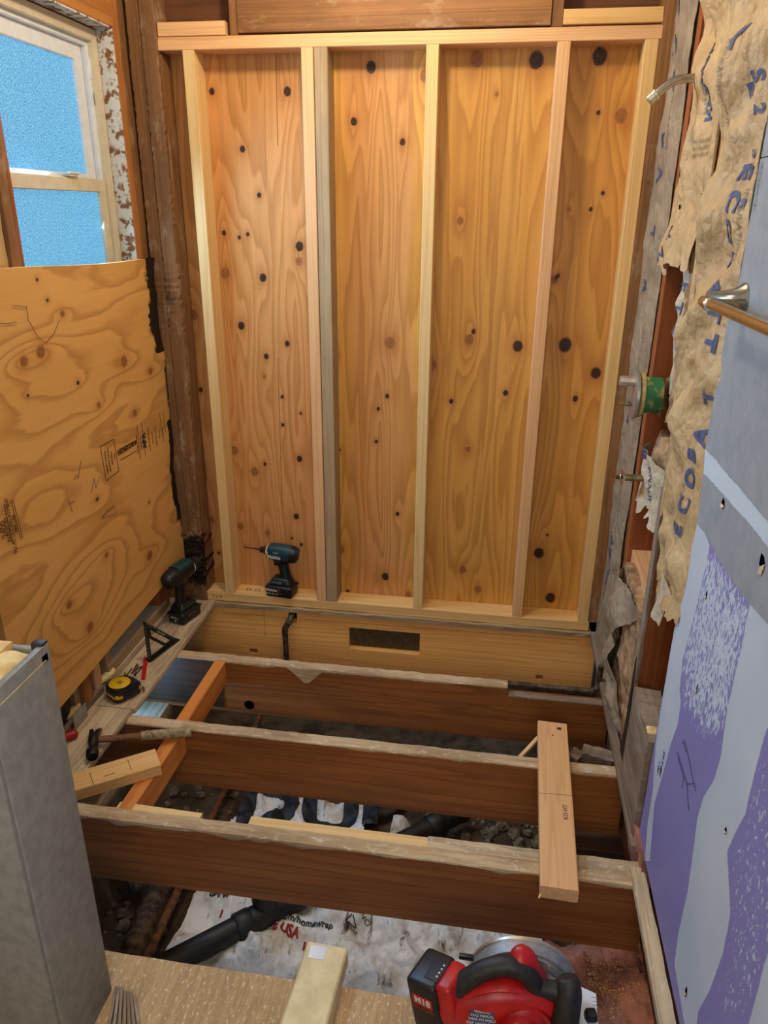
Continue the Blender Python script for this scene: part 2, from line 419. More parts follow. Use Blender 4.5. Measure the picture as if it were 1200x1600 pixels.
MAT = {}
def mats():
    M = MAT
    M['ply_back'] = wood('fir_plywood', (210, 152, 66), (160, 98, 32), (218, 164, 82), 'Z', 17., 5.6, .40, .50, .28, rnd=False, kn=True, tone=(212, 150, 90), rough=.5, spec=.35, sharp=(.30, .86), bmp=.12, wob=.5)
    M['ply_left'] = wood('sanded_plywood', (220, 164, 90), (166, 108, 46), (226, 172, 100), 'Y', 5., 3.2, 1.3, .55, .14, rnd=False, kn=True, rot=True, rough=.5, spec=.35, sharp=(.55, .87), bmp=.1, wob=.45)
    M['stud'] = wood('new_fir', (234, 194, 128), (206, 154, 90), (228, 182, 114), 'X', 7., 26., .5, .5, .16, rough=.6)
    M['stud_pale'] = wood('pale_fir', (234, 200, 140), (204, 158, 98), (226, 186, 122), 'X', 7., 26., .5, .45, .14)
    M['stud_pink'] = wood('pink_fir', (232, 186, 134), (204, 146, 94), (226, 172, 118), 'X', 8., 26., .5, .5, .16)
    M['stud_gray'] = wood('greyed_fir', (184, 156, 116), (146, 116, 82), (172, 144, 106), 'X', 8., 28., .5, .5, .25, dirt=.3, dirtc=(110, 90, 70))
    M['fir_orange'] = wood('orange_fir', (222, 146, 70), (182, 98, 36), (214, 132, 60), 'X', 6., 22., .5, .6, .16)
    M['rim'] = wood('fresh_rim_fir', (255, 192, 110), (220, 146, 70), (252, 184, 104), 'X', 12., 9., .30, .5, .16, dirt=.08, dirtc=(150, 104, 58))
    M['trim_fir'] = wood('aged_trim_fir', (186, 124, 66), (140, 84, 38), (172, 110, 56), 'X', 8., 20., .5, .5, .25, dirt=.3, dirtc=(104, 66, 36))
    M['joist'] = wood('old_joist_fir', (170, 104, 50), (118, 64, 26), (152, 92, 44), 'X', 13., 9., .35, .6, .26, dirt=.35, dirtc=(78, 48, 26), rough=.55)
    M['joist_dark'] = wood('dark_joist_fir', (86, 62, 44), (56, 40, 30), (92, 70, 54), 'X', 9., 9., .35, .6, .25, dirt=.5, dirtc=(44, 34, 26), rough=.4, spec=.6)
    M['old'] = wood('old_framing', (158, 108, 62), (112, 70, 36), (140, 96, 58), 'X', 8., 20., .5, .55, .34, dirt=.5, dirtc=(84, 56, 34), white=.45, whitec=(176, 150, 118))
    M['old_rot'] = wood('decayed_framing', (152, 106, 66), (104, 70, 40), (132, 94, 60), 'X', 8., 20., .5, .55, .34, dirt=.45, dirtc=(80, 56, 36), white=.5, whitec=(178, 160, 132), rot=True, rnd=False)
    M['old_dark'] = wood('dark_old_framing', (112, 70, 40), (76, 44, 24), (102, 64, 40), 'X', 8., 20., .5, .5, .3, dirt=.4, dirtc=(46, 28, 18))
    M['redwood'] = wood('redwood_sheathing', (112, 58, 28), (78, 36, 16), (96, 50, 24), 'X', 8., 12., .4, .5, .25, white=.18, whitec=(150, 110, 76), wscale=26.)
    M['redstud'] = wood('redwood_stud', (164, 92, 48), (118, 62, 30), (146, 80, 42), 'X', 8., 22., .5, .5, .25, white=.2, whitec=(188, 150, 112))
    M['weather'] = wood('weathered_wood', (206, 182, 144), (150, 124, 90), (212, 190, 156), 'X', 9., 22., .8, .5, .5, dirt=.55, dirtc=(112, 90, 66), white=.6, whitec=(226, 216, 198), wscale=44., rough=.85, bmp=.6)
    M['residue'] = wood('joist_top_residue', (214, 186, 144), (172, 138, 94), (196, 172, 136), 'X', 5., 20., 1.5, .5, .4, dirt=.6, dirtc=(128, 98, 66), white=.6, whitec=(228, 216, 194), wscale=30., rough=.9, bmp=.8)
    M['subfloor'] = wood('worn_subfloor_ply', (190, 160, 118), (154, 120, 80), (180, 150, 110), 'Y', 8., 26., 4.5, .4, .5, white=.9, whitec=(230, 218, 196), wscale=80., rough=.8, rnd=False, bmp=.5)
    M['graywood'] = wood('grey_plate_wood', (156, 134, 112), (114, 94, 74), (140, 120, 102), 'X', 6., 14., .9, .5, .35, dirt=.5, dirtc=(84, 66, 50), white=.45, whitec=(196, 184, 168), rough=.85)
    M['cream'] = plain('cream_paint', (224, 206, 160), .5, col2=(206, 186, 138), scale=22.)
    M['cream_vinyl'] = plain('cream_vinyl', (214, 200, 172), .4, var=.05)
    M['white_vinyl'] = plain('white_vinyl', (222, 226, 232), .4, var=.04)
    M['worn_white'] = plain('worn_white_paint', (206, 204, 198), .6, col2=(124, 84, 50), scale=38., thr=(.5, .56), detail=7)
    M['tape_yellow'] = plain('yellow_plastic', (232, 186, 26), .4, var=.1, scale=300.)
    M['rubber'] = plain('black_rubber', (24, 23, 22), .55, col2=(40, 37, 34), scale=90.)
    M['black'] = plain('black_plastic', (16, 17, 18), .42, col2=(28, 28, 28), scale=120.)
    M['tealp'] = plain('teal_plastic', (22, 66, 72), .45, var=.25, scale=80.)
    M['redp'] = plain('red_plastic', (190, 26, 24), .38, col2=(164, 18, 20), scale=25.)
    M['alu'] = plain('cast_aluminium', (168, 170, 170), .5, .5, .12, scale=60.)
    M['steel'] = plain('brushed_steel', (188, 186, 180), .38, .85, .06, scale=50.)
    M['nickel'] = plain('satin_nickel', (190, 186, 176), .20, 1., .08, scale=50.)
    M['nickel_pale'] = plain('pale_nickel', (216, 208, 190), .35, .8, .06)
    M['chrome'] = plain('chrome', (214, 214, 214), .14, 1., .04)
    M['darksteel'] = plain('dark_forged_steel', (58, 54, 44), .42, .7, .4, scale=60.)
    M['rust'] = plain('rusty_steel', (94, 62, 40), .75, .3, .4, scale=200.)
    M['copper'] = plain('dull_copper', (134, 96, 68), .7, .15, .35, scale=40., spec=.3)
    M['iron'] = plain('old_iron_pipe', (66, 52, 42), .65, .5, col2=(116, 96, 76), scale=40.)
    M['abs'] = plain('black_drain_plastic', (20, 19, 17), .5, col2=(44, 40, 34), scale=18.)
    M['green'] = plain('green_mud_guard', (44, 116, 72), .6, col2=(196, 174, 112), scale=34., thr=(.52, .7))
    M['putty'] = plain('tan_putty', (206, 180, 124), .8, .0, .2, scale=60.)
    M['brass'] = plain('dull_brass', (150, 134, 88), .5, .7, .3, scale=60.)
    M['foam'] = plain('cured_spray_foam', (236, 214, 156), .85, col2=(214, 184, 118), scale=40., bmp=.4, bscale=150.)
    M['glass_wool'] = plain('brown_glass_wool', (188, 152, 110), .95, col2=(132, 96, 62), scale=26., bmp=1., bscale=160., detail=7)
    M['pink'] = plain('pink_glass_wool', (204, 136, 112), .95, col2=(136, 90, 70), scale=9., bmp=1., bscale=120., detail=7)
    M['concrete'] = plain('dusty_concrete', (122, 108, 84), .95, col2=(82, 70, 52), scale=9., bmp=.6, bscale=60., detail=6)
    M['dirt'] = plain('crawl_space_dirt', (96, 80, 58), .98, col2=(54, 42, 30), scale=10., bmp=1., bscale=70., detail=8)
    M['stone'] = plain('rubble_stone', (138, 124, 98), .95, col2=(92, 80, 62), scale=30.)
    M['pencil_red'] = plain('red_pencil_paint', (212, 22, 26), .4, var=.1)
    M['grip'] = plain('taped_grip', (178, 158, 118), .85, col2=(120, 98, 66), scale=60.)
    M['handle_wood'] = wood('hammer_handle_wood', (130, 92, 58), (88, 58, 34), (112, 78, 48), 'X', 6., 40., 2., .5, .3, white=.3)
    M['ink'] = plain('stamp_ink', (84, 48, 26), .7, var=.3, scale=200.)
    M['inkblue'] = plain('blue_print', (84, 92, 130), .7, var=.2, scale=90.)
    M['inkpale'] = plain('faded_print', (146, 128, 104), .7, var=.2, scale=90.)
    M['inkred'] = plain('red_print', (170, 40, 34), .7, var=.2, scale=90.)
    M['inkdark'] = plain('dark_blue_print', (34, 38, 48), .6, var=.3, scale=40.)
    M['inkwhite'] = plain('white_print', (214, 214, 208), .6, var=.1)
    M['pencil'] = plain('pencil_line', (92, 66, 44), .7)
    M['pen'] = plain('pen_line', (44, 46, 84), .6)
    M['drywall_gray'] = plain('grey_textured_paint', (148, 146, 138), .55, col2=(134, 132, 125), scale=40., bmp=.55, bscale=55., spec=.35)
    M['drywall_white'] = plain('white_wall_paint', (216, 210, 200), .7, var=.04, bmp=.2, bscale=60.)
    M['mesh'] = plain('vent_screen', (104, 84, 56), .8, col2=(56, 44, 30), scale=900., thr=(.48, .52), detail=0)
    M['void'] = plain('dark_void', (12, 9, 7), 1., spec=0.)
    M['paper'] = plain('torn_paper', (232, 214, 170), .85, col2=(206, 180, 130), scale=60.)
    M['tyvek'] = housewrap()
    M['kraft'] = kraft('kraft_facing', (204, 172, 124), (176, 142, 96))
    M['kraft_gray'] = kraft('grey_kraft_facing', (170, 150, 122), (134, 114, 90))
    M['kraft_pale'] = kraft('pale_kraft_facing', (206, 190, 160), (176, 160, 132))
    M['purple'] = drywall()
    M['pane'] = pane()
def kraft(name, a, b_):
    m, nt, b = newmat(name); v = coords(nt, 'Z', True)
    n = noise(nt, v, 9., 6, .65); c = mix(nt, ramp(nt, n, [(.35, 0.), (.7, 1.)]), lin(a), lin(b_))
    dots = noise(nt, scaled(nt, v, (1., 1., 1.)), 420., 1); c = mix(nt, math_(nt, 'MULTIPLY', ramp(nt, dots, [(.6, 0.), (.7, 1.)]), .25), c, lin(b_))
    nt.links.new(c, b.inputs['Base Color']); b.inputs['Roughness'].default_value = .55; b.inputs['Specular IOR Level'].default_value = .35
    w = N(nt, 'TexVoronoi', {'Vector': scaled(nt, v, (.6, 1., 1.)), 'Scale': 34.}, feature='DISTANCE_TO_EDGE').outputs['Distance']
    h = math_(nt, 'ADD', math_(nt, 'MULTIPLY', math_(nt, 'MINIMUM', w, .25), 1.6), noise(nt, v, 60., 4))
    bump(nt, b, h, .9, .006)
    return m
def housewrap():
    m, nt, b = newmat('dirty_house_wrap'); v = coords(nt, 'X', False)
    n = noise(nt, v, 7., 8, .7); c = mix(nt, ramp(nt, n, [(.46, 0.), (.68, 1.)]), lin((244, 242, 234)), lin((190, 176, 150)))
    d = noise(nt, scaled(nt, v, (30., 9., 9.)), 1., 6, .7)
    c = mix(nt, ramp(nt, d, [(.57, 0.), (.66, 1.)]), c, lin((96, 72, 46)))
    nt.links.new(c, b.inputs['Base Color']); b.inputs['Roughness'].default_value = .5
    w = N(nt, 'TexVoronoi', {'Vector': v, 'Scale': 22.}, feature='DISTANCE_TO_EDGE').outputs['Distance']
    bump(nt, b, math_(nt, 'ADD', w, noise(nt, v, 40., 4)), .8, .010)
    return m
def drywall():
    """purple board (0) with joint compound (mud), blue-grey paint (paint), spray specks (speck)"""
    m, nt, b = newmat('purple_drywall'); v = coords(nt, 'Z', False)
    pur = mix(nt, noise(nt, v, 5., 3), lin((142, 138, 192)), lin((128, 124, 182)))
    mud = mix(nt, ramp(nt, noise(nt, v, 6., 5), [(.35, 0.), (.7, 1.)]), lin((200, 210, 218)), lin((186, 198, 210)))
    sp = noise(nt, scaled(nt, v, (.42, 1., 1.)), 190., 2, .55)
    th = math_(nt, 'MULTIPLY_ADD', attr(nt, 'speck'), -.42, .80)
    spk = math_(nt, 'MULTIPLY', math_(nt, 'SUBTRACT', sp, th), 22., clamp=True)
    c = mix(nt, spk, pur, lin((200, 212, 222)))
    mm = ramp(nt, math_(nt, 'ADD', attr(nt, 'mud'), math_(nt, 'MULTIPLY_ADD', noise(nt, v, 120., 3), .3, -.15)), [(.42, 0.), (.58, 1.)])
    c = mix(nt, mm, c, mud)
    pn = noise(nt, v, 22., 5, .65)
    pc = mix(nt, ramp(nt, pn, [(.3, 0.), (.7, 1.)]), lin((160, 166, 170)), lin((140, 148, 154)))
    pm = ramp(nt, attr(nt, 'paint'), [(.42, 0.), (.58, 1.)])
    c = mix(nt, pm, c, pc)
    tn = ramp(nt, math_(nt, 'ADD', attr(nt, 'torn'), math_(nt, 'MULTIPLY_ADD', noise(nt, scaled(nt, v, (1.6, .7, .7)), 60., 5, .7), .9, -.45)), [(.48, 0.), (.54, 1.)])
    c = mix(nt, tn, c, lin((200, 214, 222)))
    nt.links.new(c, b.inputs['Base Color']); b.inputs['Roughness'].default_value = .5; b.inputs['Specular IOR Level'].default_value = .4
    h = math_(nt, 'ADD', math_(nt, 'MULTIPLY', noise(nt, v, 70., 3), math_(nt, 'MULTIPLY_ADD', pm, .8, .1)), math_(nt, 'MULTIPLY', spk, .4))
    bump(nt, b, h, .35, .003)
    return m
def pane():
    """obscured window glass with daylight behind it: a lit window"""
    m, nt, b = newmat('obscured_glass'); v = coords(nt, 'X', False)
    n = noise(nt, v, 240., 3, .7)
    c = mix(nt, ramp(nt, n, [(.36, 0.), (.64, 1.)]), lin((20, 116, 188)), lin((134, 216, 248)))
    nt.links.new(c, b.inputs['Emission Color']); b.inputs['Emission Strength'].default_value = .88
    b.inputs['Base Color'].default_value = (.05, .12, .18, 1); b.inputs['Roughness'].default_value = .25
    bump(nt, b, n, .4, .002)
    return m
mats()
# ------------------------------------------------------------------ the shell: ceiling, far walls, floor behind the camera
XR, XL, ZC, YB = 1.55, -.093, 2.46, -3.3
ce = mk('ceiling', [(-.3, YB, ZC), (1.75, YB, ZC), (1.75, .2, ZC), (-.3, .2, ZC), (-.3, YB, ZC + .05), (1.75, YB, ZC + .05), (1.75, .2, ZC + .05), (-.3, .2, ZC + .05)],
        [(0, 1, 2, 3), (7, 6, 5, 4), (0, 4, 5, 1), (1, 5, 6, 2), (2, 6, 7, 3), (3, 7, 4, 0)], MAT['drywall_white'])
tag(ce, 'white ceiling above the opened bathroom', None, None, 'structure')
wf = rbox('wall_front', (.72, YB - .03, 1.22), (2.1, .06, 2.5), MAT['drywall_white'], bev=0)
tag(wf, 'white wall behind the photographer', None, None, 'structure')

w2 = structure('added_window', 'unseen white sash window added behind the camera for the fill light')  # unseen window with glowing pane, added to go with the rear fill light
for a, b_ in (((.70, 0, .76), (1.60, 0, .76)), ((.70, 0, 1.84), (1.60, 0, 1.84)), ((.70, 0, .76), (.70, 0, 1.84)), ((1.60, 0, .76), (1.60, 0, 1.84)), ((.70, 0, 1.30), (1.60, 0, 1.30))):
    board('frame', (a[0], YB + .012, a[2]), (b_[0], YB + .012, b_[2]), .05 if a[2] != b_[2] else .024, .024 if a[2] != b_[2] else .05, MAT['white_vinyl'], w2, up=(0, 0, 1) if a[2] == b_[2] else (0, 1, 0))
rbox('pane', (1.15, YB + .008, 1.30), (.86, .004, 1.04), MAT['pane'], w2, 0)

# ------------------------------------------------------------------ wall_back: plywood sheathing behind new studs
KN = [(331,143,6,1),(449,143,8,1),(379,233,6,1),(405,305,5,1),(350,364,5,1),(374,371,4,1),(387,366,4,1),(352,427,11,0),(411,434,8,1),(468,385,9,1),(467,408,8,0),(377,509,8,1),(449,537,6,1),(416,557,6,1),(441,620,4,1),(413,588,4,0),(302,492,11,0),(314,609,5,1),(442,664,4,1),(470,646,3,1),(366,704,10,0),(468,717,7,1),(398,737,10,0),(414,725,4,1),(376,822,8,0),(418,833,7,0),(463,807,7,1),(471,851,4,1),(330,812,9,0),(342,864,4,1),(456,841,3,1),
      (580,105,10,1),(553,190,7,1),(629,222,6,1),(664,118,10,0),(609,536,12,0),(605,619,5,1),(591,639,4,1),(588,690,4,1),(530,703,4,1),(621,803,5,1),(602,901,9,1),(531,858,12,0),(543,924,5,1),(638,929,8,0),(527,555,4,0),
      (745,92,13,0),(838,94,14,1),(733,531,10,0),(740,518,5,1),(809,541,11,1),(705,627,5,1),(790,614,6,1),(674,570,12,0),(731,702,6,0),(723,890,9,0),(747,921,9,0),(719,345,7,0),(776,147,4,0),
      (937,88,14,1),(971,181,12,0),(883,539,14,1),(931,583,11,1),(899,623,6,1),(866,437,7,0),(872,431,4,1),(942,302,4,1),(923,327,4,1),(935,176,4,1),(842,864,12,1),(860,934,12,1),(889,327,4,0),(855,836,3,1)]
_CR = np.array(CAM_R); _CP = np.array(CAM_POS)
def unp(u, v, ax, val):
    """the point where the photograph's pixel meets the plane ax = val"""
    d = _CR.T @ np.array([(u - 600) / CAM_F, -(v - 800) / CAM_F, 1.0]); return _CP + d * ((val - _CP[ax]) / d[ax])
PXM = 1 / 415.0
knots = [(*unp(u, v, 1, .089)[[0, 2]], r * PXM * .58, k) for u, v, r, k in KN]
def knot_fields(A, B, ks, grainA=False):
    """A across, B along the grain -> kb ring bump, kd heart, kh halo, kk darkness"""
    kb = np.zeros(A.shape); kd = np.zeros(A.shape); kh = np.zeros(A.shape); kk = np.zeros(A.shape)
    for a, b, r, k in ks:
        da = (A - a); db = (B - b)
        q = np.sqrt(da**2 + (db * .85)**2) / r
        kd = np.maximum(kd, np.clip(1.45 - q, 0, 1) / 1.0)
        kk = np.where(q < 2.2, k, kk)
        kh = np.maximum(kh, np.exp(-(q / 2.5)**2) * (1 if k else .8))
        e = np.sqrt(da**2 + (db / 3.4)**2) / r
        kb = kb + np.where(k, 1.5, 1.9) * np.exp(-(e / 2.4)**1.2) * min(1.3, r / .012)
    return dict(kb=kb, kd=kd, kh=kh, kk=kk)
SX0, SX1, SZ0, SZ1 = -.10, 1.60, .03, 2.45
def sh_attr(U, V, X, Y, Z):
    d = knot_fields(X, Z, knots)
    w = .03 * (fbm(Z * 2.3, X * 0 + 3, 4, 5) - .5) + .012 * np.sin(Z * 9)
    tone = sstep(.015, -.015, X - (.47 + w)) * .8 + .75 * sstep(.02, -.02, np.abs(X - (.70 + w)) - .11) + .12
    d['tone'] = np.clip(tone * (.75 + .5 * fbm(X * 14, Z * 1.2, 3, 8)), 0, 1)
    d['pit'] = np.clip(1.35 - np.abs(X - (.33 + .1 * np.sin(Z * 4.2 + .3))) / .05, 0, 1) * sstep(1.45, 1.2, Z) * sstep(.3, .6, Z) * (X < .46)
    return d
wb = grid('wall_back', 424, 484, lambda U, V: (SX0 + U * (SX1 - SX0), .089 + 0 * U, SZ0 + V * (SZ1 - SZ0)), MAT['ply_back'], attrs=sh_attr)
tag(wb, 'knotty orange plywood sheathing of the back wall behind new studs', None, None, 'structure')
rbox('backing', (.65, .10, 1.2), (2.1, .012, 2.6), MAT['void'], wb, 0)
def stud(name, x, mat, label=None, z0=.058, z1=1.968, w=.038):
    o = board(name, (x, .0445, z0), (x, .0445, z1), .089, w, MAT[mat], wb, up=(1, 0, 0), bev=.002, seed=int(x * 100))
    if label: o['label'] = label
    return o
stud('stud', .100, 'stud_pale', 'pale new fir stud, first from the window corner')
stud('stud', .482, 'stud_pink', 'pinkish half of the doubled stud')
stud('stud', .525, 'stud_gray', 'greyed half of the doubled stud', w=.042)
stud('stud', .868, 'stud_pale', 'pale new stud in the middle of the wall')
stud('stud', 1.253, 'stud_pink', 'pinkish stud beside the end stud')
stud('stud', 1.500, 'stud', 'golden end stud beside the shower wall')
board('bottom_plate', (-.068, .0445, .039), (1.524, .0445, .039), .089, .038, MAT['stud'], wb, bev=.002)
board('top_plate', (0, .0445, 1.986), (1.524, .0445, 1.986), .089, .036, MAT['stud_pink'], wb, bev=.002)
board('plate_block', (.007, .04, 2.025), (.226, .04, 2.025), .08, .038, MAT['stud_pink'], wb)
board('plate_block', (1.244, .04, 2.029), (1.522, .04, 2.029), .08, .038, MAT['stud'], wb)
board('cripple_stud', (.252, .045, 2.006), (.252, .045, 2.44), .08, .026, MAT['old'], wb, up=(1, 0, 0))
board('cripple_stud', (1.227, .045, 2.006), (1.227, .045, 2.44), .08, .033, MAT['old'], wb, up=(1, 0, 0))
board('header_beam', (.267, .045, 2.11), (1.209, .045, 2.11), .09, .20, MAT['old'], wb)
board('header_beam', (.267, .045, 2.33), (1.209, .045, 2.33), .09, .22, MAT['old'], wb)
rbox('upper_sheathing', (.13, .083, 2.25), (.27, .012, .42), MAT['old_dark'], wb, 0)
rbox('upper_sheathing', (1.4, .083, 2.25), (.32, .012, .42), MAT['old_dark'], wb, 0)
board('end_board', (1.542, .06, .06), (1.542, .06, 2.44), .12, .045, MAT['old'], wb, up=(1, 0, 0), rough=.002, seg=20)
# pencil layout line and print on the sheathing
for u0, v0, u1, v1, w in ((431, 85, 434, 228, .0016), (434, 560, 441, 790, .0012)):
    a = unp(u0, v0, 1, .0885); b_ = unp(u1, v1, 1, .0885)
    board('pencil_line', a, b_, .0012, w, MAT['pencil'], wb, up=(1, 0, 0), bev=.0002)
text('lettering', '40 CL X', .028, MAT['pencil'], wb, frame((.20, .045, .0583), (1, 0, 0), (0, 1, 0)))
text('lettering', '2 x 4', .02, MAT['pencil'], wb, frame((.045, -.0003, .038), (1, 0, 0), (0, 0, 1)))

# ------------------------------------------------------------------ wall_left: old framing around the window, plywood patch below
wl = grid('wall_left', 4, 4, lambda U, V: (-.205 + 0 * U, -1.25 + U * 1.36, -.02 + V * .0 + V * 1.14), MAT['old_dark'])
tag(wl, 'old left wall framing around the window and above the plywood patch', None, None, 'structure')
rbox('sheathing', (-.21, -.52, 2.25), (.012, 1.4, .45), MAT['old_dark'], wl, 0)
rbox('sheathing', (-.21, .02, 1.2), (.012, .26, 2.6), MAT['old_dark'], wl, 0)
rbox('sheathing', (-.21, -1.05, 1.2), (.012, .5, 2.6), MAT['old_dark'], wl, 0)
def post(name, x0, x1, y0, y1, mat, z0=.02, z1=2.44, rot=None, label=None, rough=.002):
    if rot is None:
        o = board(name, ((x0+x1)/2, (y0+y1)/2, z0), ((x0+x1)/2, (y0+y1)/2, z1), y1 - y0, x1 - x0, MAT[mat], wl, up=(1, 0, 0), rough=rough, seg=24, seed=int(abs(x0)*999))
    else:
        # a post whose local X is up so that the decay mask can follow the height
        n = 240; V = []; F = []; A = []; L = z1 - z0; rr = random.Random(5)
        prof = [(x0, y0), (x1 - .004, y0), (x1, y0 + .004), (x1, y1), (x0, y1)]
        for i in range(n + 1):
            z = z0 + L * i / n; r_ = rot(z)
            for px, py in prof:
                V.append((z, px + rr.uniform(-.002, .002) * (1 + 2 * r_), py + r_ * rr.uniform(0, .008))); A.append(r_)
        for i in range(n):
            for j in range(5): k = (j + 1) % 5; F.append((i*5+j, i*5+k, (i+1)*5+k, (i+1)*5+j))
        F.append((4, 3, 2, 1, 0)); F.append(tuple(n*5 + j for j in range(5)))
        T = Matrix(((0, 1, 0, 0), (0, 0, 1, 0), (1, 0, 0, 0), (0, 0, 0, 1)))
        o = mk(name, V, F, MAT[mat], wl, T, attrs={'rot': A})
    if label: o['label'] = label
    return o
def rotz(z): return float(np.clip(1.15 - abs(z - .2) / .16, 0, 1) + .42 * np.clip(1 - abs(z - 1.22) / .2, 0, 1))
post('corner_post', -.091, -.047, -.004, .08, 'old_rot', rot=lambda z: min(1, rotz(z) * .9), label='narrow corner post, scorched black near the floor')
post('corner_post', -.045, .004, -.008, .085, 'old_rot', rot=rotz, label='wide corner post with rotted dark foot')
board('filler_strip', (-.003, .05, .06), (-.003, .05, 1.96), .07, .018, MAT['old'], wl, up=(1, 0, 0), rough=.0015, seg=12)
post('trimmer_stud', -.20, -.093, -.096, -.058, 'trim_fir', z0=.9, label='orange fir trimmer stud beside the window')
post('jack_stud', -.20, -.102, -.056, .03, 'old', z0=.05)
post('window_stud', -.20, -.093, -.784, -.742, 'old', z0=.05)
post('window_stud', -.19, -.099, -.742, -.722, 'redstud', z0=.05)
post('window_stud', -.20, -.096, -1.16, -1.11, 'old_dark', z0=.05)
board('window_header', (-.146, -.80, 2.08), (-.146, -.095, 2.08), .106, .128, MAT['trim_fir'], wl, rough=.001, seg=8)
board('window_header', (-.15, -.80, 2.30), (-.15, -.0, 2.30), .1, .28, MAT['old'], wl, rough=.001, seg=8)
rbox('worn_casing', (-.122, -.0965, 1.60), (.052, .006, .86), MAT['worn_white'], wl, .001)
rbox('worn_casing', (-.122, -.41, 2.0135), (.052, .63, .006), MAT['worn_white'], wl, .001)

# plywood patch: a sheet with a torn, rotted far edge
PX = -.075
def ply_edge(Z):
    return -.0055 - .008 * (fbm(Z * 16, Z * 0, 4, 3) - .35) - .03 * np.clip(1 - np.abs(Z - 1.19) / .16, 0, 1)**.5 * (.5 + .6 * vnoise(Z * 26, Z * 0, 9)) * (Z > 1.04) - .028 * np.clip(1 - np.abs(Z - .56) / .12, 0, 1)**.5 * (.5 + vnoise(Z * 30, Z * 0, 4))
def ply_f(U, V):
    yb = -1.098 - .0 * V
    zb = .197 - U * 0 ; 
    Z0 = .150 + .047 * U; Z1 = 1.372 - .024 * U + .004 * np.sin(U * 7)
    Z = Z0 + V * (Z1 - Z0); Y = yb + U * (ply_edge(Z) - yb)
    return (PX + .004 * np.sin(U * 3.1) * np.sin(V * 3) + .002 * fbm(Y * 9, Z * 9, 3), Y, Z)
PK = [(57,437,3,1),(36,565,9,0),(192,565,12,0),(209,645,8,0),(152,633,6,0),(42,618,3,1),(120,598,4,1),(150,780,4,1),(165,867,6,0),(233,868,11,0),(73,469,3,1),(96,490,6,0),(234,580,8,0),(62,550,11,0),(232,785,3,1),(140,980,10,0),(107,945,8,0)]
pk = [(*unp(u, v, 0, PX)[[2, 1]], r / 640., k) for u, v, r, k in PK]
def ply_a(U, V, X, Y, Z):
    d = knot_fields(Z, Y, pk)
    d['kd'] = d['kd'] * .75
    # broad cathedral loops of a flat-sliced face
    for (u, v, ra, rb, h) in ((130, 560, .10, .26, 2.), (60, 640, .12, .30, 1.6), (60, 800, .09, .34, 2.6), (150, 900, .13, .28, 2.2), (110, 980, .08, .22, 1.6), (200, 480, .08, .25, 1.4)):
        p = unp(u, v, 0, PX); q = ((Z - p[2]) / ra)**2 + ((Y - p[1]) / rb)**2
        d['kb'] = d['kb'] + h * np.exp(-q)
    e = ply_edge(Z) - Y
    wob = .6 + .8 * fbm(Z * 14, Y * 14, 3, 2)
    rot = np.clip(1.2 - e / ((.04 + .05 * (Z > 1.03)) * wob), 0, 1) * ((Z > 1.03) * 1. + (np.abs(Z - .58) < .2) * .8 + .25)
    rot = rot + np.clip(1.1 - e / .10, 0, 1) * .28 * (Z < 1.0) * (Z > .3)
    d['rot'] = np.clip(rot, 0, 1); d['pit'] = 0 * Z
    return d
pp_ = grid('plywood_panel', 300, 330, ply_f, MAT['ply_left'], wl, attrs=ply_a, back=(-.017, 0, 0))
pp_['label'] = 'orange plywood patch with stamped print and rotted far edge'
def lply(name, s, u, v, size, rot=0, mat='ink', bold=0., sx=1.):
    p = unp(u, v, 0, PX + .006); a = math.radians(rot)
    xd = Vector((0, math.cos(a), math.sin(a))); yd = Vector((0, -math.sin(a), math.cos(a)))
    return text(name, s, size, MAT[mat], pp_, frame(p, xd, yd), bold=bold, sx=sx)
def rline(u0, v0, u1, v1, w=.002, mat='ink'):
    a = unp(u0, v0, 0, PX + .006); b_ = unp(u1, v1, 0, PX + .006)
    board('stamp_line', a, b_, .0006, w, MAT[mat], pp_, up=(0, 0, 1), bev=.0001)
lply('lettering', 'THICKNESS 0.703 IN', 199, 700, .021, 0, bold=.0006, sx=.72)
rline(185, 703, 214, 687); rline(188, 719, 214, 704)
for a in ((157, 698, 178, 686), (157, 698, 166, 751), (178, 686, 186, 736), (166, 751, 186, 736)): rline(*a)
for i, s in enumerate(('MILL', 'THIS SIDE', 'TOUCH SANDED', 'WOOD LUMBER')): lply('lettering', s, 179 - i * 4.3, 713 + i * 3, .0125, -90, sx=.8)
for i, (s, z) in enumerate((('UNDERLAYMENT', .011), ('EXPOSURE 1', .011), ('APA', .036), ('RATED STURD-I-FLOOR', .010), ('23/32 INCH', .011), ('SIZED FOR SPACING', .010), ('PS1-95', .011), ('PRP-108', .010))):
    lply('lettering', s, 215 + i * 5.4 - (0 if i < 3 else -2), 694 - i * 2.6, z, 90, mat='inkdark' if s == 'APA' else 'ink', bold=.0014 if s == 'APA' else 0., sx=.8)
rline(214, 664, 220, 718); rline(221, 660, 228, 714); rline(249, 645, 256, 690); rline(255, 644, 259, 676)
for i, s in enumerate(('PRP-108', 'PS1-95 UNDERLAYMENT', 'EXPOSURE 1', '2400', '4')):
    lply('lettering', s, 24 - i * 6.0, 818 + i * 3, .018 if i < 3 else .03, 90, sx=.78)
rline(17, 782, 33, 843); rline(20, 780, 36, 841); rline(6, 788, 20, 850)
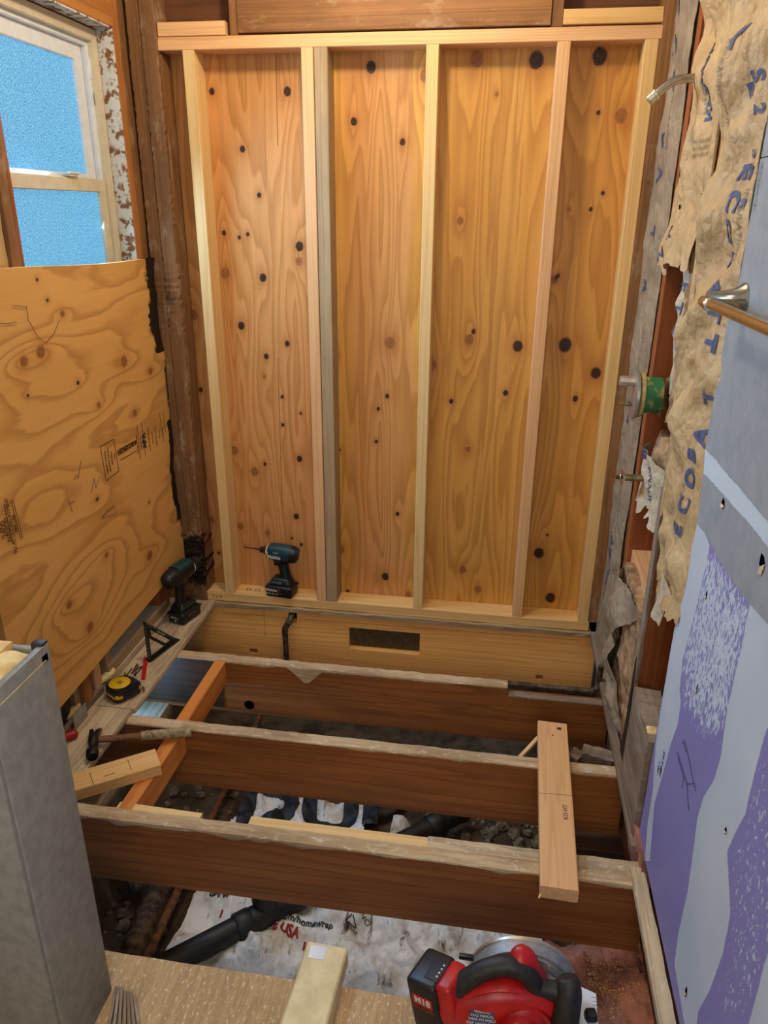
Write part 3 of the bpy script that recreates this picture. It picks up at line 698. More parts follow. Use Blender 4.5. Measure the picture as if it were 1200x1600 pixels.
# pencil doodles
def scribble(pts, mat='pencil', w=.0016):
    P = [unp(u, v, 0, PX + .0065) for u, v in pts]
    sweep('pencil_mark', P, [w * .5] * len(P), MAT[mat], pp_, n=5, smooth=False)
scribble([(41, 478), (44, 500), (58, 525), (71, 536), (84, 522), (93, 500)]); scribble([(0, 505), (12, 506), (26, 503)])
scribble([(20, 478), (30, 478), (41, 480)]); scribble([(107, 780), (110, 790), (113, 800)]); scribble([(108, 786), (118, 783)])
scribble([(116, 750), (119, 742), (122, 748), (124, 736), (127, 720)]); scribble([(158, 810), (182, 802), (178, 790), (160, 808), (170, 795)])
scribble([(143, 770), (147, 748), (150, 762), (156, 745)])

# below the patch: plates, cripples, cavity
board('wall_plate', (-.148, -.615, .066), (-.148, -.15, .066), .09, .038, MAT['stud_gray'], wl, rough=.0015, seg=6)
board('wall_plate', (-.138, -.62, .033), (-.138, -.02, .033), .08, .026, MAT['weather'], wl, rough=.002, seg=10)
board('wall_plate', (-.150, -1.05, .032), (-.150, -.66, .032), .10, .024, MAT['graywood'], wl, rough=.002, seg=10)
for y, m_ in ((-.175, 'redstud'), (-.125, 'old'), (-.592, 'stud_gray'), (-.668, 'stud_pink'), (-.775, 'stud_gray')):
    board('cripple_stud', (-.155, y, .085 if y > -.62 and y < -.2 else .045), (-.155, y, .40), .09, .038 if y > -.7 else .07, MAT[m_], wl, up=(0, 1, 0))
rbox('felt_flap', (-.125, -.705, .12), (.012, .035, .16), MAT['rubber'], wl, .004)
rbox('felt_flap', (-.125, -.86, .11), (.02, .06, .14), MAT['rubber'], wl, .006)
rbox('tin_shim', (-.088, -.83, .048), (.003, .075, .05), MAT['alu'], wl, .0005)

# room side of the left wall, nearer the camera than the framing
rbox('wall_board', (-.10, -2.27, 1.22), (.012, 2.06, 2.5), MAT['drywall_white'], wl, 0)

# ------------------------------------------------------------------ window_1
w1 = structure('window_1', 'white vinyl sash window with obscured glass and blue daylight')
def ring(name, y0, y1, z0, z1, x0, x1, w, mat, parent=w1, bev=.002):
    """picture-frame ring in the YZ plane from x0 to x1"""
    T = frame((x0, 0, 0), (0, 1, 0), (0, 0, 1))
    return prism(name, [(y0, z0), (y1, z0), (y1, z1), (y0, z1)], x1 - x0, MAT[mat], parent, T, bev, [[(y0+w, z0+w), (y0+w, z1-w), (y1-w, z1-w), (y1-w, z0+w)]])
ring('frame', -.98, -.098, 1.17, 2.008, -.200, -.148, .034, 'cream_vinyl')
ring('track', -.95, -.128, 1.20, 1.978, -.198, -.164, .018, 'white_vinyl')
us = ring('sash', -.935, -.150, 1.56, 1.962, -.196, -.178, .045, 'white_vinyl'); us['label'] = 'upper sash'
ls = ring('sash', -.935, -.138, 1.205, 1.592, -.178, -.156, .038, 'cream_vinyl'); ls['label'] = 'lower sash with sash lock'
rbox('pane', (-.189, -.54, 1.76), (.004, .70, .33), MAT['pane'], us, 0)
rbox('pane', (-.169, -.54, 1.40), (.004, .73, .32), MAT['pane'], ls, 0)
rbox('sash_lock', (-.160, -.335, 1.597), (.024, .05, .008), MAT['cream_vinyl'], ls, .003)
rbox('lock_lever', (-.150, -.33, 1.603), (.010, .07, .006), MAT['white_vinyl'], ls, .002)
rbox('track_stop', (-.163, -.134, 1.90), (.006, .016, .055), MAT['white_vinyl'], w1, .002)
rbox('track_latch', (-.161, -.131, 1.82), (.004, .006, .035), MAT['alu'], w1, .001)
# ------------------------------------------------------------------ floor: joists, rim, strips, worn subfloor
fl = structure('floor', 'opened bathroom floor of bare joists and worn subfloor')
T_rim = frame((-.2, .0, 0), (1, 0, 0), (0, 0, 1))   # local Z = -Y, board extruded to +Y
us_ = [0, .367, .402, .543, .578, .792, 1.08, 1.545, 1.572, 1.76]; vs_ = [-.235, -.218, -.196, -.153, -.054, -.030, -.002]
drop = {(1, 1), (7, 1)} | {(5, 3)} | {(3, 5), (3, 4)}
rim = cells('rim_board', us_, vs_, drop, .038, MAT['rim'], fl, T_rim); rim['label'] = 'fresh fir rim board with screened vent opening'
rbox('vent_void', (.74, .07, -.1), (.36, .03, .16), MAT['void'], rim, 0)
rbox('vent_screen', (.735, .032, -.1035), (.30, .004, .11), MAT['mesh'], rim, 0)
_v = []; _f = []
for i in range(37):
    x = .592 + i * .008; _v += [(x - .0006, .026, -.153), (x + .0006, .026, -.153), (x + .0006, .026, -.054), (x - .0006, .026, -.054)]; _f.append(tuple(range(len(_v) - 4, len(_v))))
for i in range(13):
    z = -.152 + i * .008; _v += [(.592, .0255, z - .0006), (.88, .0255, z - .0006), (.88, .0255, z + .0006), (.592, .0255, z + .0006)]; _f.append(tuple(range(len(_v) - 4, len(_v))))
tag(mk('screen_wire', _v, _f, MAT['brass'], rim), kind='stuff')
rbox('dark_notch', (.181, .034, -.206), (.034, .004, .022), MAT['void'], rim, 0)
rbox('dark_notch', (1.358, .034, -.206), (.034, .004, .022), MAT['void'], rim, 0)
rbox('dark_notch', (.36, .036, -.02), (.034, .004, .06), MAT['void'], rim, 0)
for (x0, z0, x1, z1) in ((.24, -.01, .24, -.13), (.06, -.035, 1.5, -.022)):
    board('saw_line', (x0, -.0004, z0), (x1, -.0004, z1), .0006, .0012, MAT['pencil'], rim, up=(0, 0, 1) if x0 != x1 else (1, 0, 0), bev=.0001)
sb = board('subfloor_edge', (-.05, .045, .009), (1.535, .045, .009), .118, .019, MAT['stud_gray'], fl, rough=.003, seg=40); sb['label'] = 'rough subfloor edge under the bottom plate'

def residue(name, x0, x1, y0, y1, z, parent, mat='residue', over=.012, gaps=(), seed=0):
    """torn glue and wood fibre left on a joist's top, with a ragged skirt on the camera side"""
    n = max(8, int((x1 - x0) / .006)); V = []; F = []; X = np.linspace(x0, x1, n)
    h = .0012 + .005 * fbm(X * 30, X * 0 + seed, 4, seed); sk = over * np.clip(fbm(X * 14, X * 0, 4, seed + 3) * 2.2 - .55, .08, 1)
    yn = .004 * fbm(X * 40, X * 0, 3, seed + 7)
    for i in range(n):
        V += [(X[i], y1, z), (X[i], y1, z + h[i]), (X[i], (y0+y1)/2, z + h[i] * 1.4), (X[i], y0 - .002 + 0*yn[i], z + h[i] * .8), (X[i], y0 - .0035, z - sk[i] * .4), (X[i], y0 - .001, z - sk[i])]
    for i in range(n - 1):
        if any(a < X[i] < b_ for a, b_ in gaps): continue
        for j in range(5): F.append((i*6+j, (i+1)*6+j, (i+1)*6+j+1, i*6+j+1))
    return mk(name, V, F, MAT[mat], parent)
JD = .2155
def joist(x0, x1, yf, us, vs, dr, label, mat='joist'):
    T = frame((0, yf, 0), (1, 0, 0), (0, 0, 1))
    o = cells('joist', us, vs, dr, .038, MAT[mat], fl, T); o['label'] = label; return o
j1 = joist(-.16, 1.56, -.394, [-.16, 1.222, 1.31, 1.565], [-JD, -.046, -.032, -.0], {(1, 2), (2, 2)}, 'brown floor joist nearest the back wall, notched at its right end')
j2 = joist(-.16, 1.56, -.782, [-.16, 1.56], [-JD, 0], set(), 'middle brown floor joist under the hammer handle')
j3 = joist(.0, 1.56, -1.168, [.0, 1.56], [-JD, 0], set(), 'brown floor joist nearest the camera')
residue('joist_top', -.10, 1.222, -.394, -.356, 0, j1, seed=1)
residue('joist_top', .20, 1.55, -.782, -.744, 0, j2, seed=2)
residue('joist_top', -.1, .22, -.782, -.744, 0, j2, mat='weather', over=.004, seed=6)
residue('joist_top', .02, 1.53, -1.168, -1.13, 0, j3, seed=3, over=.018)
residue('joist_top', 1.225, 1.55, -.394, -.37, -.032, j1, mat='graywood', seed=5, over=.006)
# old face boards seen on the joist nearest the back wall
fb = rbox('face_board', (.02, -.3965, -.10), (.36, .004, .195), MAT['joist_dark'], j1, .0005); fb['label'] = 'greyed face board at the joist end'
kh = lathe('burnt_hole', (.298, -.3965, -.178), (0, -1, 0), [(0, .019), (.0008, .016), (.0009, 0)], MAT['void'], j1, n=16)
ff = prism('torn_flap', [(-.07, .002), (.075, .006), (.045, -.02), (.012, -.056), (-.006, -.058), (-.03, -.03)], .003, MAT['residue'], j1, frame((.515, -.3975, .0), (1, 0, 0), (0, 0, 1)), .0006)
board('sister_board', (.175, -1.116, -.045), (.412, -1.12, -.045), .028, .089, MAT['stud_pale'], fl)
s2_ = board('sister_board', (.545, -1.111, -.047), (1.548, -1.108, -.047), .036, .089, MAT['stud_pale'], fl); s2_['label'] = 'clean new sister board behind the near joist'
residue('plaster_dust', 1.02, 1.548, -1.128, -1.092, -.002, s2_, mat='weather', over=.0, seed=9)
b1 = board('blocking', (.20, -.397, -.0445), (.20, -.742, -.0445), .040, .089, MAT['fir_orange'], fl, bev=.002); b1['label'] = 'orange fir blocking between the two far joists'
b2 = board('blocking', (.205, -.783, -.0445), (.20, -1.130, -.0445), .042, .089, MAT['fir_orange'], fl, bev=.002); b2['label'] = 'orange fir blocking under the loose offcut'
# strips of old subfloor along both side walls
def strip(name, x0, x1, y0, y1, mat, label, seed=0, axis_y=True):
    n = 60; Y = np.linspace(y0, y1, n); e = .004 * (fbm(Y * 20, Y * 0, 4, seed) - .5); V = []; F = []
    for i in range(n):
        for x, z in ((x0, 0.001), (x1 + e[i], 0.001), (x1 + e[i] + .0015, .010), (x1 + e[i] * 1.5, .020), (x0, .020)): V.append((Y[i] - y0, -x, z))
    for i in range(n - 1):
        for j in range(5): k = (j+1) % 5; F.append((i*5+j, i*5+k, (i+1)*5+k, (i+1)*5+j))
    F += [(4, 3, 2, 1, 0), tuple((n-1)*5 + j for j in range(5))]
    T = Matrix(((0, -1, 0, 0), (1, 0, 0, y0), (0, 0, 1, 0), (0, 0, 0, 1)))
    o = mk(name, V, F, MAT[mat], fl, T); o['label'] = label; return o
strip('subfloor_strip', -.16, .040, -.735, -.002, 'weather', 'grey weathered subfloor strip holding the tape measure and drill', 1)
strip('subfloor_strip', -.15, .034, -1.16, -.738, 'weather', 'grey weathered subfloor strip holding the hammer head', 2)
T_ = strip('subfloor_strip', 1.520, 1.553, -1.75, -1.128, 'weather', 'grey subfloor strip along the foot of the purple drywall', 3)
ps = strip('plate_strip', 1.532, 1.556, -1.06, .0, 'graywood', 'thin grey plate edge along the shower wall', 4)
# left ledge: foundation sill and foundation
lg = board('sill_board', (-.09, -1.2, -.226), (-.09, -.06, -.226), .15, .034, MAT['weather'], fl, rough=.001, seg=6)
for y0, y1 in ((-1.2, -.72), (-.48, -.0)):
    rbox('side_rim', (-.185, (y0+y1)/2, -.105), (.03, y1 - y0, .2), MAT['old_dark'], fl, 0)
rbox('side_rim', (-.185, -.6, -.02), (.03, .24, .036), MAT['old_dark'], fl, 0)
board('right_rim', (1.59, -2.0, -.108), (1.59, .03, -.108), .04, .21, MAT['old_dark'], fl)
# worn subfloor the photographer stands on
SF0, SF1, SFY0, SFY1 = -.09, 1.372, -3.25, -1.54
sf = grid('worn_subfloor', 40, 12, lambda U, V: (SF0 + U * (SF1 - SF0), SFY0 + V * (SFY1 - SFY0) - .004 * (V > .99) * fbm(U * 60, U * 0, 3), .0195 + 0 * U), MAT['subfloor'], fl, back=(0, 0, -.019), smooth=False)
sf['label'] = 'worn tan subfloor sheet with white paint specks'
board('floor_beam', (-.05, -1.60, -.11), (1.5, -1.60, -.11), .04, .2, MAT['joist'], fl)
sf2 = rbox('worn_subfloor', (1.46, -2.55, .010), (.175, 1.5, .019), MAT['subfloor'], fl, 0)
# notch details at the right end of the far joist
board('mudsill', (1.36, -.735, -.29), (1.60, -.735, -.29), .14, .06, MAT['joist_dark'], fl)
sp = board('spacer_block', (1.455, -.635, -.055), (1.545, -.655, -.055), .05, .05, MAT['graywood'], fl, rough=.003, seg=6)
board('spacer_block', (1.42, -.635, -.07), (1.45, -.65, -.07), .05, .05, MAT['graywood'], fl, rough=.003, seg=3)
board('lath_stick', (1.265, -.66, -.07), (1.32, -.60, -.035), .012, .012, MAT['stud_pale'], fl)

# ------------------------------------------------------------------ ground below
def gz(X, Y):
    return -.50 + .10 * (fbm(X * 3.1, Y * 3.1, 5, 11) - .5) + .035 * fbm(X * 16, Y * 16, 3, 12) + .10 * sstep(.25, .0, X) * (Y > -1.0)
gd = grid('ground', 220, 230, lambda U, V: (-.25 + U * 1.95, -1.85 + V * 2.05, gz(-.25 + U * 1.95, -1.85 + V * 2.05)), MAT['dirt'])
tag(gd, 'crawl space dirt and rubble below the joists', None, None, 'structure')
fo = grid('wall_foundation', 60, 24, lambda U, V: (-.015 + .10 * (1 - V)**1.5 + .02 * fbm(U * 9, V * 5, 4, 3), -1.8 + U * 1.9, -.62 + V * .378), MAT['concrete'], back=(-.16, 0, 0))
tag(fo, 'dusty concrete foundation under the left wall', None, None, 'structure')
fo2 = grid('wall_foundation', 60, 12, lambda U, V: (-.2 + U * 1.9, .06 - .03 * fbm(U * 12, V * 4, 3, 5), -.62 + V * .39), MAT['concrete'], back=(0, .14, 0))
tag(fo2, 'shadowed concrete foundation under the back wall', None, None, 'structure')
fo3 = rbox('wall_foundation', (1.64, -.9, -.42), (.08, 2.1, .42), MAT['concrete'], bev=.004); tag(fo3, 'concrete foundation under the shower wall', None, None, 'structure')
# rubble: chips nobody could count
V = []; F = []; rr = random.Random(3)
for i in range(2600):
    x = rr.uniform(-.05, 1.55); y = rr.uniform(-1.45, -.2); r = rr.choice((.004, .006, .008, .011, .016, .022)) * rr.uniform(.7, 1.3)
    if x > .28 and (y < -.80 or (x < .86 and y < -.48)): continue
    if rr.random() < .5 and not (.6 < x < 1.5): continue
    z = float(gz(np.array(x), np.array(y))) + r * .25; b0 = len(V); a0 = rr.uniform(0, 6)
    for zz, k in ((-.5, .8), (.15, 1.), (.6, .55)):
        for j in range(5):
            t = a0 + j * 1.2566; V.append((x + math.cos(t) * r * k * rr.uniform(.7, 1.2), y + math.sin(t) * r * k * rr.uniform(.7, 1.2), z + zz * r * rr.uniform(.8, 1.2)))
    for l in (0, 5):
        for j in range(5): F.append((b0+l+j, b0+l+(j+1) % 5, b0+l+5+(j+1) % 5, b0+l+5+j))
    F.append((b0+10, b0+11, b0+12, b0+13, b0+14))
tag(mk('rubble', V, F, MAT['stone']), 'broken stone and mortar rubble on the crawl space dirt', 'rubble', None, 'stuff')

# ------------------------------------------------------------------ pony wall in the near left corner
pw = structure('wall_pony', 'cut grey pony wall with exposed top in the near left corner')
PXE, PY0, PY1, PZ = .422, -1.775, -1.622, .845
rbox('end_panel', (PXE - .006, (PY0+PY1)/2, PZ/2 + .01), (.012, PY1 - PY0, PZ - .02), MAT['drywall_gray'], pw, .002)
rbox('face_panel', (PXE/2 - .05, PY0 - .002, PZ/2 + .01), (PXE + .09, .012, PZ - .02), MAT['drywall_gray'], pw, .002)
rbox('back_panel', (PXE/2 - .05, PY1 - .004, PZ/2 + .004), (PXE + .09, .012, PZ - .03), MAT['drywall_gray'], pw, .002)
board('top_plate', (-.08, (PY0+PY1)/2 + .022, PZ - .018), (PXE - .06, (PY0+PY1)/2 + .022, PZ - .018), .095, .036, MAT['stud_pale'], pw)
fm = grid('foam_bead', 30, 30, lambda U, V: (PXE - .075 + U * .064, PY0 + .006 + V * .128, PZ - .022 + .028 * (np.sin(np.pi * U)**.4) * (np.sin(np.pi * V)**.35) * (.55 + .8 * fbm(U * 3, V * 6, 4, 2))), MAT['foam'], pw, back=(0, 0, -.02))
fm['label'] = 'cream cured foam on the cut wall top'
cb = rbox('corner_bead', (PXE - .0045, (PY0+PY1)/2 - .01, PZ - .012), (.006, PY1 - PY0 - .03, .022), MAT['alu'], pw, .001); cb['label'] = 'metal bead along the cut wall top'
lathe('screw_hole', (PXE - .001, -1.742, PZ - .012), (1, 0, 0), [(0, .006), (.0006, .005), (.0007, 0)], MAT['void'], pw, n=10)
rbox('tar_scrap', (PXE - .012, PY1 - .008, PZ - .006), (.022, .018, .022), MAT['rubber'], pw, .004)
rbox('torn_edge', (PXE - .001, (PY0+PY1)/2 - .004, PZ - .0265), (.0025, PY1 - PY0 - .02, .0032), MAT['foam'], pw, .0008)
rbox('torn_edge', (PXE - .004, PY1 - .016, PZ - .022), (.008, .02, .018), MAT['worn_white'], pw, .002)
# ------------------------------------------------------------------ wall_right: opened shower wall, purple drywall nearer the camera
wr = grid('wall_right', 2, 2, lambda U, V: (1.662 + 0 * U, .1 - U * 1.5, -.02 + V * 2.46), MAT['redwood'])
tag(wr, 'opened shower wall of redwood studs and torn insulation beside the purple drywall', None, None, 'structure')
for i in range(14):                                                     # board sheathing behind the studs
    board('sheathing_board', (1.653, -1.3, .085 + i * .172), (1.653, .06, .085 + i * .172), .014, .168, MAT['redwood'], wr, seed=i, bev=.002)
def rstud(y0, y1, z0, z1, mat, x0=1.56, label=None):
    o = board('stud', ((x0 + 1.648) / 2, (y0+y1)/2, z0), ((x0 + 1.648) / 2, (y0+y1)/2, z1), y1 - y0, 1.648 - x0, MAT[mat], wr, up=(1, 0, 0), rough=.0015, seg=16, seed=int(-y0*100))
    if label: o['label'] = label
rstud(-.345, -.300, .02, 2.44, 'redstud'); rstud(-.745, -.700, .02, 2.44, 'redstud', label='redwood stud with torn paper edge'); rstud(-1.14, -1.10, .02, 2.44, 'redstud')
rstud(-.012, .03, .02, 2.44, 'old_dark', 1.565)
board('stud_scab', (1.556, -.725, .30), (1.556, -.725, .86), .040, .010, MAT['graywood'], wr, up=(1, 0, 0), rough=.002, seg=12)
board('wall_plate', (1.606, -1.09, .045), (1.606, .02, .045), .09, .05, MAT['old'], wr)
for z, m_, t in ((1.0, 'redwood', .05), (.50, 'stud_pink', .045)):
    board('fire_block', (1.612, -.70, z), (1.612, -.345, z), .075, t, MAT[m_], wr)
wp = board('plate_chunk', (1.572, -.805, .165), (1.572, -1.03, .165), .07, .31, MAT['graywood'], wr, rough=.004, seg=10); wp['label'] = 'chunk of grey old wood at the drywall foot'
tr = prism('tar_paper', [(-.045, 0), (.02, 0), (.012, .10), (.0, .20), (-.02, .33), (-.03, .2), (-.032, .1)], .003, MAT['rubber'], wr, frame((1.545, -.775, .055), (0, -1, 0), (0, 0, 1)), .0005)
rbox('foam_glob', (1.552, -.735, .178), (.016, .035, .04), MAT['foam'], wr, .008, seg=3); rbox('foam_glob', (1.556, -.985, .318), (.03, .03, .014), MAT['foam'], wr, .006, seg=3)
lathe('bored_hole', (1.6525, -.60, .685), (-1, 0, 0), [(-.006, .024), (.001, .024), (.0015, 0)], MAT['void'], wr, n=16)
sweep('white_cable', [(1.648, -.60, .685), (1.63, -.63, .678), (1.61, -.665, .655), (1.60, -.70, .64)], [.006] * 4, MAT['white_vinyl'], wr, n=8, subdiv=4)

# ---- the drywall
def wpx(l): return [tuple(unp(u, v, 0, XR)[[1, 2]]) for u, v in l]
M1 = wpx([(1086,814),(1102,833),(1110,852),(1100,900),(1086,960),(1073,1009),(1067,1030),(1062,1077),(1064,1098),(1060,1130),(1048,1164),(1033,1221),(1023,1255),(1016,1345),(1008,1345),(1012,1290),(1021,1232),(1025,1164),(1039,1066),(1050,1000),(1068,900)])
M2 = wpx([(1176,930),(1200,965),(1260,1010),(1235,1080),(1197,1143),(1184,1190),(1171,1243),(1165,1272),(1150,1300),(1137,1330),(1140,1394),(1142,1428),(1130,1490),(1109,1548),(1092,1579),(1086,1620),(1072,1610),(1061,1548),(1054,1507),(1061,1455),(1075,1394),(1090,1279),(1099,1247),(1116,1219),(1127,1183),(1131,1151),(1137,1109),(1150,1051),(1160,1010),(1169,960)])
M3 = wpx([(1200,1490),(1260,1420),(1300,1700),(1150,1700),(1171,1600)])
PT = wpx([(1086,814),(1102,833),(1130,885),(1160,930),(1200,975),(1330,1100),(1500,400),(1500,-900),(1180,-200),(1195,165),(1103,700)])
TN = wpx([(1101,700),(1120,720),(1140,745),(1170,779),(1200,815),(1300,935),(1300,975),(1200,855),(1174,820),(1148,793),(1120,760),(1096,735)])
SPK = wpx([(1108,850),(1130,885),(1176,945),(1172,985),(1150,1051),(1137,1109),(1131,1151),(1100,1150),(1068,1110),(1066,1030),(1082,960)])
SP2 = wpx([(1200,1140),(1260,1100),(1300,1500),(1200,1490),(1171,1600),(1120,1600),(1140,1490),(1145,1400),(1150,1320),(1185,1200)])
def soft(poly, Y, Z):
    h = .004; r = 0
    for dy, dz in ((-.3, -.3), (.3, -.3), (-.3, .3), (.3, .3), (0, 0)): r = r + inpoly(poly, Y + dy * h, Z + dz * h)
    return r / 5.
def blur(a, k):
    for _ in range(k):
        a = (np.pad(a, 1, 'edge')[:-2, 1:-1] + np.pad(a, 1, 'edge')[2:, 1:-1] + np.pad(a, 1, 'edge')[1:-1, :-2] + np.pad(a, 1, 'edge')[1:-1, 2:] + a) / 5
    return a
def dw_attr(U, V, X, Y, Z):
    return dict(mud=np.maximum(np.maximum(soft(M1, Y, Z), soft(M2, Y, Z)), soft(M3, Y, Z)), paint=soft(PT, Y, Z), torn=blur(soft(TN, Y, Z), 2),
                speck=np.clip(blur(inpoly(SPK, Y, Z) * 1., 60) * (.34 + .42 * sstep(.35, .72, Z)) + blur(inpoly(SP2, Y, Z) * 1., 40) * .36 + .12, 0, 1.1))
DY0, DY1 = -1.045, -2.05
dw = grid('drywall_panel', 230, 380, lambda U, V: (XR - .0015 * fbm(U * 9, V * 14, 3, 5) + .0 * U, DY0 + U * (DY1 - DY0), .045 + .025 * fbm(U * 14, U * 0, 3, 4) * (V < .003) + V * 1.55), MAT['purple'], wr, attrs=dw_attr, back=(.012, 0, 0))
dw['label'] = 'purple drywall with pale joint compound and blue-grey paint'
def flatp(name, y0, y1, z0, z1):
    return grid(name, 2, 2, lambda U, V: (XR + 0 * U, y0 + U * (y1 - y0), z0 + V * (z1 - z0)), MAT['purple'], wr, attrs=lambda U, V, X, Y, Z: dict(mud=0 * U, paint=1 + 0 * U, torn=0 * U, speck=0 * U), back=(.012, 0, 0))
flatp('drywall_panel', DY0, DY1, 1.597, 2.46); flatp('drywall_panel', DY1 - .002, YB, .04, 2.46)
def gouge(u, v, ly, lz, rot=0):
    p = unp(u, v, 0, XR - .0012); prism('gouge', [(-ly, 0), (-ly * .3, lz), (ly * .6, lz * .6), (ly, -lz * .2), (ly * .1, -lz)], .0008, MAT['void'], dw, frame(p, (0, -1, 0), (0, 0, 1)) @ RZ(rot))
    prism('paper_curl', [(-ly, .0), (ly * .4, lz * .5), (ly * .9, lz * 1.3), (-ly * .2, lz * 1.2)], .0015, MAT['paper'], dw, frame(p + np.array([-.001, -.002, .002]), (0, -1, 0), (0, 0, 1)) @ RZ(rot + 160))
gouge(1130, 787, .010, .010); gouge(1191, 880, .012, .016, 30); gouge(1104, 930, .004, .010); gouge(1089, 1078, .0016, .012); gouge(1134, 1298, .004, .007); gouge(1072, 1550, .005, .012)
def dpen(pts, w=.0012):
    sweep('pen_mark', [unp(u, v, 0, XR - .0022) for u, v in pts], [w * .5] * len(pts), MAT['pen'], dw, n=5, smooth=False)
dpen([(1058, 1175), (1066, 1200), (1073, 1225), (1076, 1266)]); dpen([(1059, 1182), (1068, 1215), (1066, 1232)]); dpen([(1070, 1158), (1076, 1185), (1083, 1220), (1087, 1236)]); dpen([(1064, 1160), (1069, 1163), (1067, 1156), (1072, 1176)]); dpen([(1072, 1225), (1085, 1224), (1084, 1230)])
for i, (u, v) in enumerate(((1035, 1190), (1032, 1205), (1029, 1200))):
    text('lettering', ('3/4 X 48', 'stud', 'x bar')[i], .017, MAT['pen'], dw, frame(unp(u, v, 0, XR - .002), (0, 0, -1), (0, -1, 0)))

# ---- batts: kraft-faced glass wool, each a thing
def batt(label, y0, y1, z0, z1, x0, bulge, wr_amp, mat, seed, top=.0, tearz=.03, teary=.008, lean=0., nu=44, nv=None, wool=True, group='insulation batts in the shower wall', curl=0., y_at=None, wooltop=0.):
    t = thing('insulation_batt', label, 'insulation', (x0, (y0+y1)/2, z0), group)
    nv = nv or int((z1 - z0) / .011)
    def surf(Y, Z):
        u = np.clip((np.asarray(Y, float) - y0) / (y1 - y0), 0, 1); Z = np.asarray(Z, float)
        b = bulge * np.maximum(np.sin(np.pi * u), 0)**.6
        w = wr_amp * (ridge(np.asarray(Y) * 16 + Z * 5, Z * 7 - np.asarray(Y) * 9, 3, seed) - .45) + wr_amp * .9 * (ridge(np.asarray(Y) * 30, Z * 3.2, 2, seed + 5) - .4) + .4 * wr_amp * fbm(np.asarray(Y) * 60, Z * 60, 3, seed)
        w = w * .6 + (1.9 * min(1., wr_amp / .02) if wr_amp > .017 else .7) * (crumple(np.asarray(Y), Z, seed) - .012)
        w = w * (.22 + .78 * np.maximum(np.sin(np.pi * u), 0)**.7)
        return x0 - b - w - curl * sstep(z0 + .16, z0, Z)
    def f(U, V):
        tb = tearz * (fbm(U * 5, U * 0, 4, seed + 1) * 2 - .9 + .5 * (vnoise(U * 17, U * 0, seed) - .5))
        za = z0 + tb; Z = za + V * (z1 - za)
        e0 = teary * (fbm(Z * 9, Z * 0, 4, seed + 2) - .5) * 2; e1 = teary * (fbm(Z * 8, Z * 0 + 9, 4, seed + 3) - .5) * 2
        ya = y0 + e0 + lean * (1 - V); yb = y1 + e1 + lean * (1 - V)
        if y_at: ya, yb = y_at(Z, ya, yb)
        Y = ya + U * (yb - ya); return surf(Y, Z), Y, Z
    fc = grid('kraft_facing', nu, nv, f, MAT[mat], t, back=(.0012, 0, 0))
    if wool:
        g = grid('glass_wool', 16, int((z1 - z0) / .03), lambda U, V: (x0 + .012 - .4 * bulge * np.sin(np.pi * U) - .012 * fbm(U * 6, V * 40 * (z1 - z0), 4, seed), y0 + .006 + U * (y1 - y0 - .012), z0 + .02 + wooltop * 0 + V * (z1 - z0 - .02)), MAT['glass_wool'], t, back=(.07, 0, 0))
        g['label'] = 'brown glass wool behind the paper'
    return t, surf, fc
def drape(parent, surf, s, size, y, z, rot, mat, bold=0., sx=1., eps=.0022):
    a = math.radians(rot); xd = (-math.cos(a), math.sin(a)); yd = (math.sin(a), math.cos(a))   # (y, z) axes seen from the room
    def fm_(px, py):
        Y = y + px * xd[0] + py * yd[0]; Z = z + px * xd[1] + py * yd[1]; return (float(surf(Y, Z)) - eps, Y, Z)
    return text('lettering', s, size, MAT[mat], parent, fmap=fm_, bold=bold, sx=sx, maxe=.006)
# 1: the narrow grey batt against the back wall
t, sf_, fc = batt('narrow grey-brown paper-faced batt beside the end stud of the plywood wall', -.295, -.004, .03, 2.42, 1.556, .006, .016, 'kraft_gray', 21, tearz=.02, teary=.008)
for i, (s, z) in enumerate((('E', 2.02), ('C', 1.93), ('O', 1.84), ('B', 1.70), ('A', 1.61), ('T', 1.45), ('R', 1.30), ('ECO', .95), ('ABO', .42), ('O', .31), ('J', 2.2))):
    drape(fc, sf_, s, .075, -.12 - .02 * (i % 3), z, -90, 'inkblue', .001)
for z in (1.75, 1.1, .6): drape(fc, sf_, 'INSULATION', .028, -.2, z, -90, 'inkpale')
# 2: the loose hanging batt behind the shower arm
def y_at2(Z, ya, yb):
    s = sstep(1.62, 1.46, Z); return ya + .0 * s, yb + .045 * sstep(1.75, 1.5, Z) + .02 * sstep(1.5, 1.42, Z)
t, sf_, fc = batt('tan paper-faced batt hanging torn above the shower valve, shower arm beside it', -.70, -.415, 1.385, 2.42, 1.560, .006, .022, 'kraft', 33, tearz=.035, teary=.012, curl=.022, y_at=y_at2)
drape(fc, sf_, 'KNAUF', .052, -.60, 1.775, 90, 'inkblue', .0018, .9); drape(fc, sf_, 'BATT INSULATION', .014, -.575, 1.775, 90, 'inkpale')
for z, s in ((1.66, 'THERMAL RESISTANCE'), (1.645, 'INSTALL THICKNESS'), (1.63, 'VAPOR RETARDER SIDE')): drape(fc, sf_, s, .012, -.58, z, 0, 'inkpale', sx=.9)
drape(fc, sf_, 'WARNING FLAMMABLE FACING', .013, -.63, 1.58, -90, 'inkpale'); drape(fc, sf_, 'R', .05, -.475, 1.46, 20, 'inkblue', .001)
drape(fc, sf_, 'N', .045, -.45, 1.405, 40, 'inkblue', .001)
for yy, zz, r_ in ((-.42, 1.60, .010), (-.455, 1.52, .007)):
    lathe('torn_hole', (float(sf_(yy, zz)) - .001, yy, zz), (-1, 0, 0), [(0, r_), (.0006, r_ * .85), (.0007, 0)], MAT['void'], fc, n=9)
